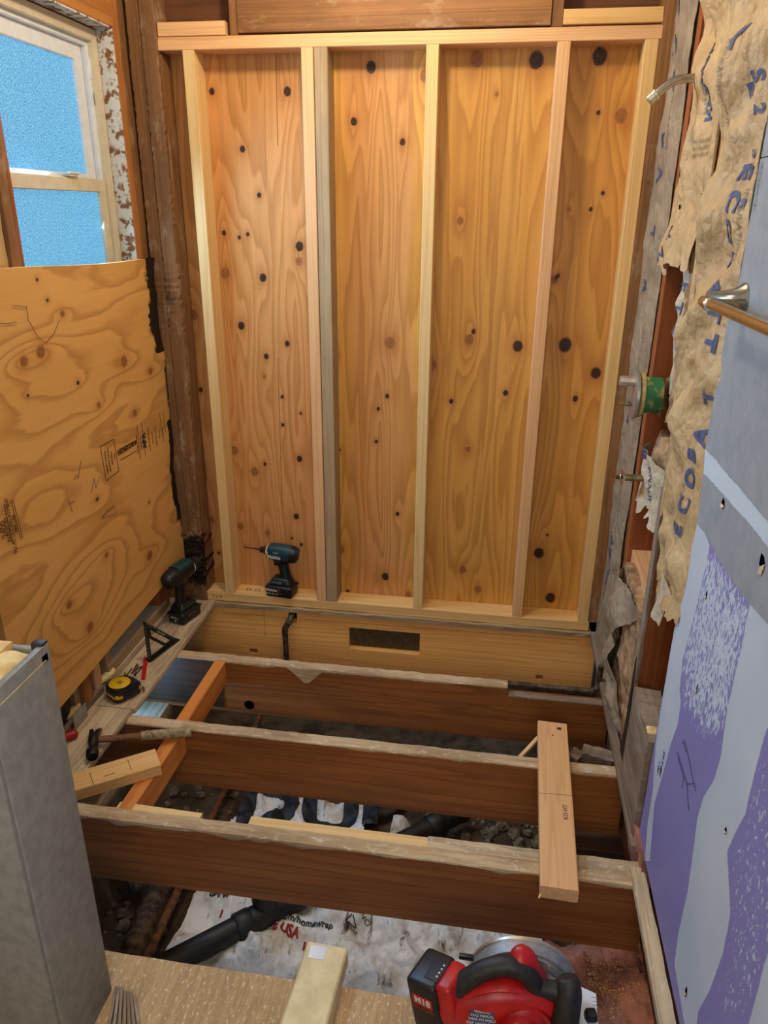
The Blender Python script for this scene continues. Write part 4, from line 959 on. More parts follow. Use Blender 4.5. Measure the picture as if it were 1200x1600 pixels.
# 3: the pale strip of batt below it
t, sf_, fc = batt('pale narrow paper-faced batt strip with blue print, right of the round shower valve', -.695, -.545, 1.075, 1.40, 1.572, .006, .022, 'kraft_pale', 45, tearz=.02, teary=.012)
for s, z in (('E', 1.34), ('T', 1.29), ('S', 1.235), ('E', 1.18)): drape(fc, sf_, s, .05, -.60, z, -90, 'inkblue', .001)
wl_ = grid('glass_wool', 12, 40, lambda U, V: (1.570 - .012 * np.sin(np.pi * U) - .02 * fbm(U * 5, V * 16, 4, 8), -.70 + U * .055, 1.02 + V * .42), MAT['glass_wool'], t, back=(.05, 0, 0)); wl_['label'] = 'strip of bare brown glass wool'
# 4: the torn scrap hanging between the valve and the tub spout pipe
t, sf_, fc = batt('torn scrap of batt with brown wool bursting out, below the round shower valve', -.695, -.44, .735, .90, 1.566, .020, .024, 'kraft_pale', 57, tearz=.045, teary=.02, wool=False)
drape(fc, sf_, 'B', .06, -.50, .885, -90, 'inkblue', .002); drape(fc, sf_, 'KNAUF', .03, -.58, .82, -70, 'inkblue')
wo = grid('glass_wool', 20, 22, lambda U, V: (1.578 - .016 * np.sin(np.pi * U) - .03 * fbm(U * 4, V * 4, 5, 3) * np.sin(np.pi * V)**.5, -.50 - U * .20, .82 + V * .135), MAT['glass_wool'], t, back=(.06, 0, 0)); wo['label'] = 'burst brown glass wool'
# 5: the bottom batt, split open
t, sf_, fc = batt('dirty split batt curled open at the foot of the shower wall', -.665, -.37, .06, .475, 1.560, .012, .030, 'kraft_gray', 69, tearz=.02, teary=.03, wool=False, y_at=lambda Z, ya, yb: (ya + .16 * sstep(.48, .30, Z) * sstep(.10, .25, Z), yb))
wo = grid('glass_wool', 20, 40, lambda U, V: (1.575 - .016 * np.sin(np.pi * U) - .03 * fbm(U * 4, V * 7, 5, 3), -.37 - U * .32, .06 + V * (.43 + .02 * np.sin(U * 5))), MAT['glass_wool'], t, back=(.05, 0, 0)); wo['label'] = 'open brown glass wool'
# 6: the wide batt against the drywall
t, sf_, fc = batt('wide paper-faced batt with large blue lettering, tucked behind the drywall edge', -1.075, -.775, .655, 2.42, 1.553, .004, .022, 'kraft', 81, tearz=.05, teary=.006, y_at=lambda Z, ya, yb: (ya, yb - .05 * sstep(.95, .70, Z)))
for s, u, v in (('E', 1163, 268), ('C', 1153, 315), ('O', 1143, 362), ('B', 1135, 406), ('A', 1128, 448), ('T', 1122, 490), ('T', 1116, 535)):
    p = unp(u, v, 0, 1.543); drape(fc, sf_, s, .056, p[1], p[2], -90, 'inkblue', .0025)
for s, u, v in (('T', 1107, 622), ('A', 1096, 682), ('B', 1087, 712), ('O', 1080, 748), ('C', 1073, 790), ('E', 1064, 828), ('T', 1052, 905)):
    p = unp(u, v, 0, 1.543); drape(fc, sf_, s, .052, p[1], p[2], 90, 'inkblue', .0025)
for s, u, v, z in (('KNAUF', 1160, 165, .024), ('INSULATION', 1172, 105, .018), ('KNAUF', 1178, 290, .026), ('INSULATION', 1157, 352, .024), ('KNAUF', 1071, 775, .02)):
    p = unp(u, v, 0, 1.543); drape(fc, sf_, s, z, p[1], p[2], -90, 'inkpale', sx=.9)
for s, u, v, z in (('E', 1182, 140, .05), ('S', 1196, 118, .045), ('C', 1186, 55, .06), ('R', 1163, 318, .030), ('3', 1176, 240, .035), ('1', 1172, 262, .035), ('2', 1190, 170, .035)):
    p = unp(u, v, 0, 1.543); drape(fc, sf_, s, z, p[1], p[2], -90, 'inkblue', .0012)
fg = sweep('paper_flange', [(1.552, -.752, .80), (1.550, -.752, 1.1), (1.546, -.758, 1.35), (1.543, -.756, 1.6), (1.541, -.748, 1.85), (1.540, -.740, 2.1), (1.540, -.735, 2.42)], [(.004, .008), (.006, .012), (.008, .014), (.007, .015), (.010, .018), (.009, .02), (.010, .022)], MAT['kraft'], t, up=(0, 1, 0), n=10, subdiv=6); fg['label'] = 'rolled paper flange'
fl2 = sweep('paper_flange', [(1.558, -.712, .62), (1.557, -.710, 1.0), (1.558, -.714, 1.4), (1.556, -.712, 1.8), (1.557, -.712, 2.42)], [(.0025, .009), (.003, .012), (.002, .008), (.003, .011), (.003, .01)], MAT['kraft_gray'], t, up=(0, 1, 0), n=8, subdiv=6)
fl3 = grid('paper_flap', 12, 10, lambda U, V: (1.545 - .012 * np.sin(U * 5) * V - .01 * V, -.985 + U * .12 + .02 * V, .70 - V * (.06 + .07 * fbm(U * 7, U * 0, 3, 3))), MAT['kraft_pale'], t, back=(.001, 0, 0))
rbox('staple', (1.537, -.735, 1.545), (.003, .018, .002), MAT['chrome'], t, 0)

tl = thing('insulation_batt', 'crumpled kraft batt scrap left of the window stud above the plywood patch', 'insulation', (-.1, -.9, 1.3))
grid('kraft_facing', 30, 24, lambda U, V: (-.108 + .010 * np.sin(np.pi * U) + .12 * crumple(U * .3, V * .4, 5) + .006 * fbm(U * 9, V * 9, 3), -.787 - U * .30, 1.20 + V * (.30 + .06 * fbm(U * 6, U * 0, 3, 2))), MAT['kraft'], tl, back=(-.002, 0, 0))
tw = grid('glass_wool', 12, 12, lambda U, V: (-.142 - .008 * fbm(U * 9, V * 9, 3), -.792 - U * .28, 1.20 + V * .32), MAT['glass_wool'], tl, back=(-.06, 0, 0))

# ---- shower plumbing
sa = thing('shower_pipe', 'bent satin nickel shower arm poking out between two paper-faced batts', 'shower arm', (1.56, -.52, 1.80))
sweep('arm_pipe', [(1.60, -.52, 1.7955), (1.53, -.52, 1.796), (1.502, -.52, 1.795), (1.480, -.52, 1.788), (1.462, -.52, 1.776), (1.443, -.52, 1.759)], [.0098] * 6, MAT['nickel'], sa, n=16, subdiv=5)
lathe('nozzle_cap', (1.450, -.52, 1.766), (-.74, 0, -.67), [(0, .0105), (.002, .0135), (.008, .0135), (.009, .0125), (.022, .0125), (.024, .010), (.0245, 0)], MAT['nickel_pale'], sa, n=20)
sv = thing('shower_valve', 'round steel shower valve with green mud guard and handle stem', 'valve', (1.56, -.52, 1.052))
VC = (1.535, -.52, 1.053)
lathe('mud_guard', VC, (-1, 0, 0), [(-.02, .047), (.028, .050), (.030, .046), (.030, 0)], MAT['green'], sv, n=32)
lathe('putty_ring', (1.507, -.52, 1.053), (-1, 0, 0), [(0, .060), (.008, .062), (.010, .058), (.010, 0)], MAT['putty'], sv, n=32)
lathe('trim_plate', (1.495, -.52, 1.053), (-1, 0, 0), [(0, .058), (.003, .066), (.010, .066), (.0115, .063), (.0115, 0)], MAT['steel'], sv, n=40)
lathe('handle_stem', (1.485, -.52, 1.088), (-1, 0, 0), [(0, .0125), (.018, .0125), (.019, .014), (.038, .014), (.039, .012), (.039, 0)], MAT['nickel_pale'], sv, n=8)
lathe('diverter_pin', (1.485, -.52, 1.026), (-1, 0, 0), [(0, .004), (.006, .0065), (.012, .0065), (.014, .0045), (.030, .0045), (.030, 0)], MAT['brass'], sv, n=10)
rbox('valve_body', (1.60, -.52, 1.053), (.06, .09, .09), MAT['brass'], sv, .01)
sweep('supply_pipe', [(1.612, -.47, 1.08), (1.612, -.47, 1.5), (1.612, -.47, 2.0)], [.008] * 3, MAT['copper'], sv, n=10)
sweep('supply_pipe', [(1.612, -.55, 1.03), (1.612, -.55, .86), (1.612, -.55, .54)], [.008] * 3, MAT['copper'], sv, n=10)
tp = thing('tub_spout_pipe', 'short brass pipe stub with broken chrome collar, below the shower valve', 'pipe', (1.56, -.50, .815))
sweep('pipe_stub', [(1.60, -.515, .816), (1.492, -.515, .816)], [.0095] * 2, MAT['brass'], tp, n=14)
lathe('collar', (1.492, -.515, .816), (-1, 0, 0), [(0, .011), (.004, .013), (.006, .020), (.008, .024), (.009, .018), (.012, .010), (.014, .009), (.014, 0)], MAT['chrome'], tp, n=9)
lathe('pipe_tip', (1.479, -.515, .816), (-1, 0, 0), [(0, .006), (.010, .006), (.011, .004), (.011, 0)], MAT['rust'], tp, n=8)

# ---- towel bar
tb = thing('towel_bar', 'satin nickel towel bar on the blue-grey painted drywall', 'towel bar', (1.55, -1.12, 1.362))
lathe('wall_flange', (1.5495, -1.125, 1.366), (-1, 0, 0), [(0, .0275), (.004, .0275), (.007, .025), (.018, .0175), (.036, .0125), (.056, .011), (.064, .0115)], MAT['nickel'], tb, n=28)
lathe('post_tip', (1.488, -1.094, 1.357), (0, -1, 0), [(0, .004), (.002, .010), (.05, .0125), (.052, .0115), (.052, 0)], MAT['nickel'], tb, n=20)
sweep('bar', [(1.488, -1.10, 1.357), (1.488, -1.76, 1.362)], [.0095] * 2, MAT['nickel'], tb, n=20)
lathe('wall_flange', (1.5495, -1.75, 1.37), (-1, 0, 0), [(0, .0275), (.004, .0275), (.007, .025), (.018, .0175), (.036, .0125), (.056, .011), (.064, .0115)], MAT['nickel'], tb, n=28)
# ------------------------------------------------------------------ power tools
def driver_text(name, s, size, at, mat, parent, T, bold=.0):
    return text(name, s, size, MAT[mat], parent, T @ frame(at, (-1, 0, 0), (0, 0, 1)), bold=bold)
def pack(t, T, w=.074, l=.112, h=.05):
    b = rbox('battery', (0, 0, h * .5), (l, w, h), MAT['black'], t, .009, T, 3)
    rbox('battery_rib', (0, 0, h * .82), (l + .004, w + .003, .006), MAT['rubber'], b, .002, T)
    rbox('release_button', (l * .5, 0, h * .72), (.004, .03, .012), MAT['rubber'], b, .0015, T)
    return b
# impact driver on the bottom plate, bit pointing to the window wall
T = TR(.312, .028, .0585) @ RZ(172)
im = thing('impact_driver', 'teal and black impact driver with thin bit standing on the bottom plate', 'drill', T)
b = pack(im, T)
driver_text('lettering', 'Makita', .017, (.028, .0376, .032), 'inkwhite', b, T, .0004); driver_text('lettering', '5.0Ah 18V LXT', .009, (.026, .0376, .016), 'inkwhite', b, T)
rbox('lanyard', (-.012, .0385, .03), (.012, .004, .035), MAT['rust'], b, .001, T @ RY(14))
rbox('tool_foot', (-.003, 0, .064), (.098, .066, .032), MAT['black'], im, .010, T, 3, .72)
rbox('foot_trim', (.012, 0, .062), (.055, .0672, .012), MAT['tealp'], im, .004, T, 2, .86)
sweep('grip', [(-.020, 0, .070), (-.018, 0, .095), (-.012, 0, .125), (-.010, 0, .150), (-.010, 0, .172)], [(.019, .023), (.017, .020), (.017, .021), (.019, .026), (.024, .034)], MAT['black'], im, T, 18, 2.4, (1, 0, 0), subdiv=4)
sweep('grip_inlay', [(-.024, 0, .085), (-.020, 0, .110), (-.017, 0, .140)], [(.0188, .011), (.0186, .010), (.0195, .011)], MAT['tealp'], im, T, 14, 2.4, (1, 0, 0), subdiv=4)
sweep('motor_body', [(-.070, 0, .182), (-.066, 0, .183), (-.045, 0, .184), (.0, 0, .186), (.040, 0, .187), (.044, 0, .187)], [(.018, .020), (.026, .029), (.031, .034), (.031, .034), (.029, .031), (.026, .028)], MAT['tealp'], im, T, 22, 2.6, subdiv=3)
sweep('rear_cap', [(-.073, 0, .182), (-.070, 0, .182), (-.048, 0, .184)], [(.016, .018), (.027, .030), (.0322, .0352)], MAT['black'], im, T, 22, 2.6)
rbox('body_seam', (-.012, 0, .168), (.075, .0635, .006), MAT['black'], im, .002, T)
lathe('nose_ring', (.040, 0, .187), (1, 0, 0), [(0, .0295), (.010, .028), (.014, .024), (.014, 0)], MAT['putty'], im, T)
lathe('hammer_case', (.052, 0, .187), (1, 0, 0), [(0, .024), (.012, .018), (.016, .013), (.030, .012), (.034, .009), (.034, 0)], MAT['black'], im, T)
lathe('driver_bit', (.084, 0, .187), (1, 0, 0), [(0, .0038), (.030, .0036), (.034, .0024), (.070, .0024), (.076, .0012), (.076, 0)], MAT['rust'], im, T, 8)
rbox('trigger', (.018, 0, .142), (.018, .020, .030), MAT['rubber'], im, .005, T)
rbox('trigger_guard', (.016, 0, .160), (.034, .034, .012), MAT['black'], im, .004, T)
driver_text('lettering', 'Makita', .021, (.014, .0318, .176), 'inkwhite', im, T, .0006); driver_text('lettering', 'impact', .008, (.006, .0318, .196), 'inkwhite', im, T)
# drill driver on the weathered strip, seen from behind
T = TR(-.028, -.158, .0205) @ RZ(74)
dr = thing('cordless_drill', 'dark green cordless drill standing on grey strip in the window corner', 'drill', T)
b = pack(dr, T)
text('lettering', 'Makita', .014, MAT['inkwhite'], b, T @ frame((-.0562, .004, .028), (0, -1, 0), (0, 0, 1)))
lathe('charge_light', (-.0562, 0, .015), (-1, 0, 0), [(0, .004), (.0006, .003), (.0006, 0)], MAT['inkwhite'], b, T, 10)
text('lettering', '18V LXT', .013, MAT['inkpale'], b, T @ frame((.0, -.0373, .03), (1, 0, 0), (0, 0, 1)))
rbox('tool_foot', (-.003, 0, .064), (.098, .066, .032), MAT['black'], dr, .010, T, 3, .72)
rbox('foot_trim', (-.0, 0, .0665), (.088, .060, .006), MAT['tealp'], dr, .002, T, 2, .9)
sweep('grip', [(-.018, 0, .070), (-.016, 0, .10), (-.010, 0, .13), (-.006, 0, .158), (-.006, 0, .180)], [(.019, .023), (.0165, .020), (.017, .021), (.019, .026), (.024, .034)], MAT['black'], dr, T, 18, 2.4, (1, 0, 0), subdiv=4)
sweep('motor_body', [(-.086, 0, .190), (-.080, 0, .192), (-.050, 0, .195), (.0, 0, .199), (.045, 0, .203), (.052, 0, .203)], [(.016, .018), (.028, .030), (.033, .036), (.033, .036), (.031, .033), (.028, .030)], MAT['black'], dr, T, 22, 2.5, subdiv=3)
sweep('body_panel', [(-.034, 0, .2205), (.0, 0, .2235), (.046, 0, .2260)], [(.027, .016), (.028, .016), (.025, .013)], MAT['tealp'], dr, T, 16, 2.6, subdiv=2)
lathe('torque_ring', (.050, 0, .203), (1, 0, .05), [(0, .030), (.004, .0315), (.005, .029), (.022, .029), (.024, .027), (.024, 0)], MAT['black'], dr, T)
lathe('ring_band', (.0495, 0, .203), (1, 0, .05), [(0, .0312), (.003, .0322), (.0045, .030), (.0045, 0)], MAT['inkwhite'], dr, T)
lathe('chuck', (.072, 0, .2035), (1, 0, .05), [(0, .022), (.006, .024), (.026, .023), (.036, .013), (.038, .009), (.038, 0)], MAT['rubber'], dr, T, 18)
lathe('driver_bit', (.108, 0, .205), (1, 0, .05), [(0, .0035), (.026, .0035), (.028, 0)], MAT['rust'], dr, T, 8)
rbox('trigger', (.022, 0, .150), (.018, .020, .030), MAT['rubber'], dr, .005, T)
rbox('mode_switch', (.012, 0, .2335), (.018, .014, .006), MAT['black'], dr, .002, T)
text('lettering', '1 2', .012, MAT['inkwhite'], dr, T @ frame((.028, 0, .2372), (0, -1, 0), (1, 0, 0)))

# circular saw on the worn subfloor
cs = thing('circular_saw', 'red and black cordless circular saw resting on the worn subfloor edge', 'saw', (1.22, -1.58, .02))
shoe = prism('shoe_plate', [(1.09, -1.69), (1.40, -1.69), (1.40, -1.575), (1.388, -1.575), (1.388, -1.567), (1.40, -1.567), (1.40, -1.533), (1.388, -1.533), (1.388, -1.524), (1.40, -1.524), (1.402, -1.475), (1.365, -1.462), (1.09, -1.462)], .003, MAT['white_vinyl'], cs, TR(0, 0, .0198), .0008)
for i in range(6): rbox('scale_tick', (1.396 - .0, -1.485 - i * .008, .0229), (.006 if i % 2 else .010, .0006, .0004), MAT['inkdark'], shoe, 0)
gc = (1.25, -1.52, .046)
T = frame((0, 0, 0), (1, 0, 0), (0, 0, 1))
def arc(r, a0, a1, n=26, c=(1.25, .046)): return [(c[0] + r * math.cos(math.radians(a0 + (a1 - a0) * i / n)), c[1] + r * math.sin(math.radians(a0 + (a1 - a0) * i / n))) for i in range(n + 1)]
prism('blade_guard', arc(.106, 184, -6) + [(1.345, .028), (1.155, .028)], .036, MAT['alu'], cs, TR(0, -1.478, 0) @ T, .006)
prism('guard_rim', arc(.109, 178, 4) + list(reversed(arc(.100, 178, 4))), .010, MAT['nickel_pale'], cs, TR(0, -1.474, 0) @ T, .002)
prism('guard_cover', arc(.084, 180, 0) + [(1.33, .040), (1.17, .040)], .004, MAT['steel'], cs, TR(0, -1.5141, 0) @ T, .001)
for a_ in (60, 85): rbox('vent_slot', (1.25 + .092 * math.cos(math.radians(a_)), -1.5145, .046 + .092 * math.sin(math.radians(a_))), (.003, .002, .016), MAT['nickel_pale'], cs, .0005)
lathe('blade', (1.25, -1.497, .046), (0, 1, 0), [(0, .083), (.0015, .083), (.0015, 0)], MAT['steel'], cs, n=48)
rbox('guard_lever', (1.135, -1.50, .105), (.030, .010, .010), MAT['black'], cs, .002, TR(0, 0, 0))
lathe('motor_housing', (1.238, -1.515, .092), (0, -1, 0), [(0, .056), (.02, .062), (.09, .062), (.105, .055), (.112, .044), (.128, .042), (.132, .034), (.132, 0)], MAT['redp'], cs, n=36)
lathe('motor_ring', (1.238, -1.607, .092), (0, -1, 0), [(0, .0630), (.006, .0640), (.012, .0625), (.012, 0)], MAT['redp'], cs, n=36)
body = sweep('saw_body', [(1.10, -1.60, .085), (1.15, -1.595, .105), (1.20, -1.59, .125), (1.26, -1.585, .125), (1.31, -1.58, .105)], [(.034, .040), (.040, .050), (.040, .050), (.034, .042), (.022, .028)], MAT['redp'], cs, n=22, p=2.8, subdiv=4)
T2 = TR(1.112, -1.598, .10) @ RZ(-26) @ RY(-12)
bt = rbox('battery', (-.035, .0, .012), (.066, .086, .118), MAT['black'], cs, .010, T2, 3)
rbox('battery_step', (-.058, 0, .0), (.024, .070, .090), MAT['rubber'], bt, .006, T2)
rbox('battery_neck', (.010, .0, .030), (.034, .072, .090), MAT['redp'], cs, .010, T2, 3)
rbox('fuel_gauge', (-.020, .0, .0712), (.030, .050, .003), MAT['inkdark'], bt, .001, T2)
for i in range(4): lathe('gauge_light', (-.012, -.014 + i * .009, .0727), (0, 0, 1), [(0, .002), (.0006, .002), (.0006, 0)], MAT['inkwhite'], bt, T2, 8)
text('lettering', 'M18', .020, MAT['inkwhite'], bt, T2 @ frame((-.034, -.0434, .030), (1, 0, 0), (0, 0, 1)), bold=.0006)
text('lettering', 'REDLITHIUM', .0085, MAT['inkred'], bt, T2 @ frame((-.034, -.0434, .012), (1, 0, 0), (0, 0, 1)), bold=.0002)
rbox('badge', (-.034, -.0430, .030), (.044, .0006, .024), MAT['redp'], bt, .0002, T2)
sweep('handle', [(1.120, -1.60, .150), (1.140, -1.597, .172), (1.165, -1.592, .192), (1.195, -1.587, .205), (1.222, -1.585, .206), (1.246, -1.585, .196), (1.262, -1.585, .170), (1.272, -1.585, .140)], [(.021, .019), (.019, .017), (.018, .017), (.018, .017), (.019, .018), (.019, .017), (.019, .017), (.020, .018)], MAT['rubber'], cs, n=18, p=2.3, subdiv=4)
sweep('handle_trim', [(1.135, -1.601, .150), (1.170, -1.599, .172), (1.205, -1.597, .182), (1.235, -1.593, .176)], [(.0215, .005)] * 4, MAT['redp'], cs, n=12, subdiv=4)
sweep('trigger_lock', [(1.219, -1.570, .215), (1.232, -1.572, .222), (1.247, -1.575, .212), (1.258, -1.578, .188), (1.262, -1.580, .165)], [(.010, .006), (.020, .009), (.022, .010), (.020, .010), (.016, .008)], MAT['redp'], cs, n=14, up=(1, 0, .3), subdiv=4)
sweep('front_arm', [(1.258, -1.585, .165), (1.285, -1.585, .160), (1.312, -1.586, .160)], [(.018, .018), (.017, .018), (.019, .020)], MAT['rubber'], cs, n=14, subdiv=3)
sweep('front_knob', [(1.323, -1.577, .192), (1.324, -1.580, .186), (1.325, -1.590, .165), (1.323, -1.605, .130), (1.320, -1.616, .100), (1.319, -1.619, .092)], [(.014, .014), (.021, .021), (.025, .025), (.025, .025), (.024, .024), (.014, .014)], MAT['rubber'], cs, n=20, subdiv=3)
lathe('lock_knob', (1.372, -1.540, .042), (1, .2, 0), [(0, .008), (.004, .013), (.020, .013), (.022, .010), (.022, 0)], MAT['black'], cs, n=8)
rbox('shoe_bracket', (1.352, -1.545, .040), (.012, .07, .045), MAT['alu'], cs, .002)
wl2 = rbox('warning_label', (0, 0, 0), (.044, .030, .0008), MAT['pen'], cs, .0002, frame((1.170, -1.6365, .128), (1, .02, .0), (0, .55, .83)))
for i in range(4): text('lettering', ('WARNING', 'READ MANUAL', 'WEAR EYE SHIELD', 'KEEP HANDS CLEAR')[i], .0062, MAT['inkwhite'], wl2, frame((1.170, -1.6365, .128), (1, .02, 0), (0, .55, .83)) @ TR(0, .010 - i * .0065, .0006))

# ------------------------------------------------------------------ hand tools on the strip
hm = thing('claw_hammer', 'worn claw hammer with taped grip lying across the strip and joist', 'hammer', (.02, -.93, .045))
A = Vector((.012, -.925, .045)); B = Vector((.262, -.812, .016 + .004)); d = (B - A).normalized()
hp = lambda k, dz=0: tuple(A + d * k + Vector((0, 0, dz)))
L = (B - A).length
sweep('handle', [hp(-.012), hp(.03), hp(.08), hp(.14)], [(.012, .010), (.0115, .0095), (.0105, .009), (.0115, .0105)], MAT['handle_wood'], hm, n=14, subdiv=3)
gp = [hp(.13 + (L - .13) * i / 22) for i in range(23)]
sweep('taped_grip', gp, [(.0135 + .0014 * (i % 3 == 0) + .002 * (i / 22), .0135 + .0012 * (i % 3 == 0) + .002 * (i / 22)) for i in range(23)], MAT['grip'], hm, n=14)
hx = d; hz = Vector((0, 0, 1)); hy = hz.cross(hx).normalized(); O = A - d * .004
H = lambda x, y, z: tuple(O + hx * x + hy * y + hz * z)
sweep('hammer_head', [H(.0, -.072, -.004), H(0, -.066, -.003), H(.0, -.050, -.002), H(.0, -.046, -.001), H(0, -.030, 0), H(0, -.012, .001), H(0, .016, .002), H(0, .022, .002)], [(.016, .016), (.0175, .0175), (.0175, .0175), (.0125, .0125), (.0115, .0115), (.015, .017), (.015, .017), (.013, .013)], MAT['darksteel'], hm, n=18, up=(0, 0, 1), p=2.3)
for s in (-1, 1):
    sweep('claw', [H(s * .006, .014, .003), H(s * .008, .035, .002), H(s * .011, .056, -.006), H(s * .014, .074, -.018)], [(.0075, .010), (.0075, .008), (.0065, .005), (.004, .0022)], MAT['darksteel'], hm, n=10, p=2.8, subdiv=4)

tm = thing('tape_measure', 'black and yellow tape measure lying on the grey strip', 'tape measure', TR(-.030, -.668, .0205) @ RZ(58))
T = TR(-.030, -.668, .0205) @ RZ(58)
out = [(-.044, -.036), (-.048, -.024), (-.048, .020), (-.036, .040), (-.010, .048), (.020, .046), (.040, .030), (.048, .006), (.048, -.028), (.040, -.040), (-.030, -.042)]
prism('case', out, .046, MAT['rubber'], tm, T, .007)
prism('yellow_band', [(x * 1.012, y * 1.012) for x, y in out], .014, MAT['tape_yellow'], tm, T @ TR(0, 0, .016) @ Matrix.Diagonal((1, 1, 1, 1)), .002)
prism('rubber_guard', [(x * 1.03, y * 1.03) for x, y in ((-.0, .049), (.020, .046), (.040, .030), (.048, .006), (.048, -.028), (.040, -.040), (-.012, -.043), (-.005, 0))], .040, MAT['black'], tm, T @ TR(0, 0, .003), .006)
lathe('yellow_disc', (-.006, .004, .0455), (0, 0, 1), [(0, .0345), (.002, .0345), (.0035, .032), (.0035, 0)], MAT['tape_yellow'], tm, T, 32)
lathe('disc_rim', (-.006, .004, .0450), (0, 0, 1), [(0, .0375), (.002, .0370), (.0022, .034), (.0022, 0)], MAT['black'], tm, T, 32)
text('lettering', '25', .020, MAT['ink'], tm, T @ TR(-.006, .004, .0491) @ RZ(-90), bold=.0004)
rbox('tape_hook', (.052, -.038, .012), (.004, .012, .020), MAT['steel'], tm, .001, T)
rbox('belt_clip', (0, -.0445, .024), (.05, .003, .018), MAT['black'], tm, .001, T)

A = Vector((-.033, -.475, .0205)); B = Vector((.009, -.317, .0205)); sx = (B - A).normalized(); sy = Vector((0, 0, 1))
T = frame(A, sx, sy)
sq = thing('speed_square', 'black triangular speed square standing on its fence on the grey strip', 'square', T)
Ls = .166
prism('blade', [(0, 0), (Ls, 0), (0, Ls)], .004, MAT['black'], sq, T @ TR(0, .0, -.002), .0006,
      [[(.017, .014), (.090, .014), (.017, .088)], [(.028, .092), (.098, .022), (.122, .022), (.028, .116)]])
prism('fence', [(0, 0), (Ls, 0), (Ls - .006, .009), (.0, .009)], .020, MAT['black'], sq, T @ TR(0, 0, -.010), .001)
for i in range(15):
    a_ = .008 + i * .0105; rbox('degree_tick', (Ls * .5 + (a_ - .083) * .95, Ls * .5 - (a_ - .083) * .95 - .006, .0022), (.0012, .006, .0003), MAT['inkwhite'], sq, 0, T)
for i in range(10): rbox('inch_tick', (.004, .012 + i * .014, .0022), (.006, .0010, .0003), MAT['inkwhite'], sq, 0, T)
text('lettering', '90 80 70 60 50 40 30', .006, MAT['inkwhite'], sq, T @ TR(.076, .076, .0021) @ RZ(-45))

pc = thing('carpenter_pencil', 'flat red carpenter pencil beside the black square', 'pencil', (-.02, -.52, .0205))
board('shaft', (-.002, -.580, .0245), (-.050, -.460, .0245), .014, .007, MAT['pencil_red'], pc, bev=.0022)
board('stub_end', (-.0505, -.459, .0245), (-.0512, -.4572, .0245), .0125, .006, MAT['handle_wood'], pc, bev=.0015)
for i, (x, y, a_, l_) in enumerate(((-.062, -.520, 20, .062), (-.070, -.545, 12, .050), (-.052, -.528, 26, .066), (-.046, -.515, 160, .058), (-.040, -.535, 8, .060), (-.076, -.570, 30, .052))):
    T = TR(x, y, .0232) @ RZ(100 + a_ - 20)
    n_ = sweep('rusty_nail', [(-l_/2, 0, 0), (-l_/2 + .002, 0, 0), (-l_/2 + .0021, 0, 0), (l_/2 - .006, 0, 0), (l_/2, 0, 0)], [.0042, .0042, .0021, .0021, .0004], MAT['rust'], None, T, 8)
    tag(n_, 'bent rusty nail in the small pile between tape measure and red pencil', 'nail', 'rusty nails on the strip')
rk = thing('red_handle', 'red tool handle peeping out beside the hammer head', 'tool handle', (-.075, -.905, .022))
sweep('grip', [(-.120, -.935, .036), (-.090, -.915, .036), (-.068, -.898, .036), (-.062, -.893, .036)], [(.012, .012), (.014, .014), (.012, .013), (.005, .005)], MAT['redp'], rk, n=14, subdiv=3)
sweep('shank', [(-.125, -.94, .036), (-.15, -.96, .036)], [.005, .005], MAT['darksteel'], rk, n=8)
for i, pts in enumerate(([(-.150, -.895, .05), (-.132, -.86, .052), (-.118, -.815, .055), (-.112, -.79, .06)], [(-.125, -.66, .048), (-.112, -.62, .05), (-.108, -.585, .052)])):
    f_ = sweep('foam_bead', pts, [(.010, .010), (.016, .014), (.014, .014), (.008, .008)][:len(pts)], MAT['foam'], None, n=12, subdiv=3)
    tag(f_, ('thick cream foam bead beside the black felt under the plywood patch', 'thin cream foam bead behind the tape measure')[i], 'foam', 'foam beads at the wall foot')

# ------------------------------------------------------------------ loose lumber
o = board('lumber_offcut', (.012, -1.107, .019), (.2205, -.955, .019), .078, .037, MAT['stud'], None, bev=.002)
tag(o, 'short pale lumber offcut lying askew on blocking beside the pony wall', 'board')
board('pencil_line', (.098, -1.094, .0377), (.062, -1.050, .0377), .0018, .0005, MAT['pencil'], o, bev=.0001); board('pencil_line', (.172, -1.022, .0377), (.142, -.983, .0377), .0018, .0005, MAT['pencil'], o, bev=.0001)
board('pencil_line', (.108, -1.058, .0377), (.132, -1.040, .0377), .0022, .0005, MAT['ink'], o, bev=.0001)
o = board('lumber_offcut', (1.357, -.612, .020), (1.342, -1.238, .020), .088, .038, MAT['stud_pink'], None, bev=.002, rough=.001, seg=2)
tag(o, 'long pinkish lumber board bridging the joists near the purple drywall', 'board')
lathe('knot', (1.376, -.640, .0388), (0, 0, 1), [(0, .007), (.0004, .006), (.0004, 0)], MAT['rust'], o, n=12); lathe('knot', (1.355, -.675, .0388), (0, 0, 1), [(0, .004), (.0004, .003), (.0004, 0)], MAT['rust'], o, n=10)
text('lettering', 'KD-HT', .018, MAT['pencil'], o, frame((1.372, -.99, .0393), (.02, 1, 0), (-1, .02, 0)))
board('pencil_line', (1.303, -.93, .0391), (1.394, -.925, .0391), .0012, .0004, MAT['pencil'], o, bev=.0001)
o = board('splinter', (1.300, -1.236, .012), (1.296, -1.247, .009), .004, .003, MAT['stud_pale'], o, bev=.0005)
o = board('trim_board', (.845, -1.492, .0455), (.834, -1.70, .0455), .088, .050, MAT['cream'], None, bev=.004)
tag(o, 'short cream painted trim board lying on the worn subfloor edge', 'board')
rbox('paint_chip', (.828, -1.512, .0712), (.034, .030, .0006), MAT['white_vinyl'], o, .0002)
cbx = thing('cardboard_scrap', 'grey frayed scrap of laths at the pony wall foot', 'scrap', (.47, -1.66, .02))
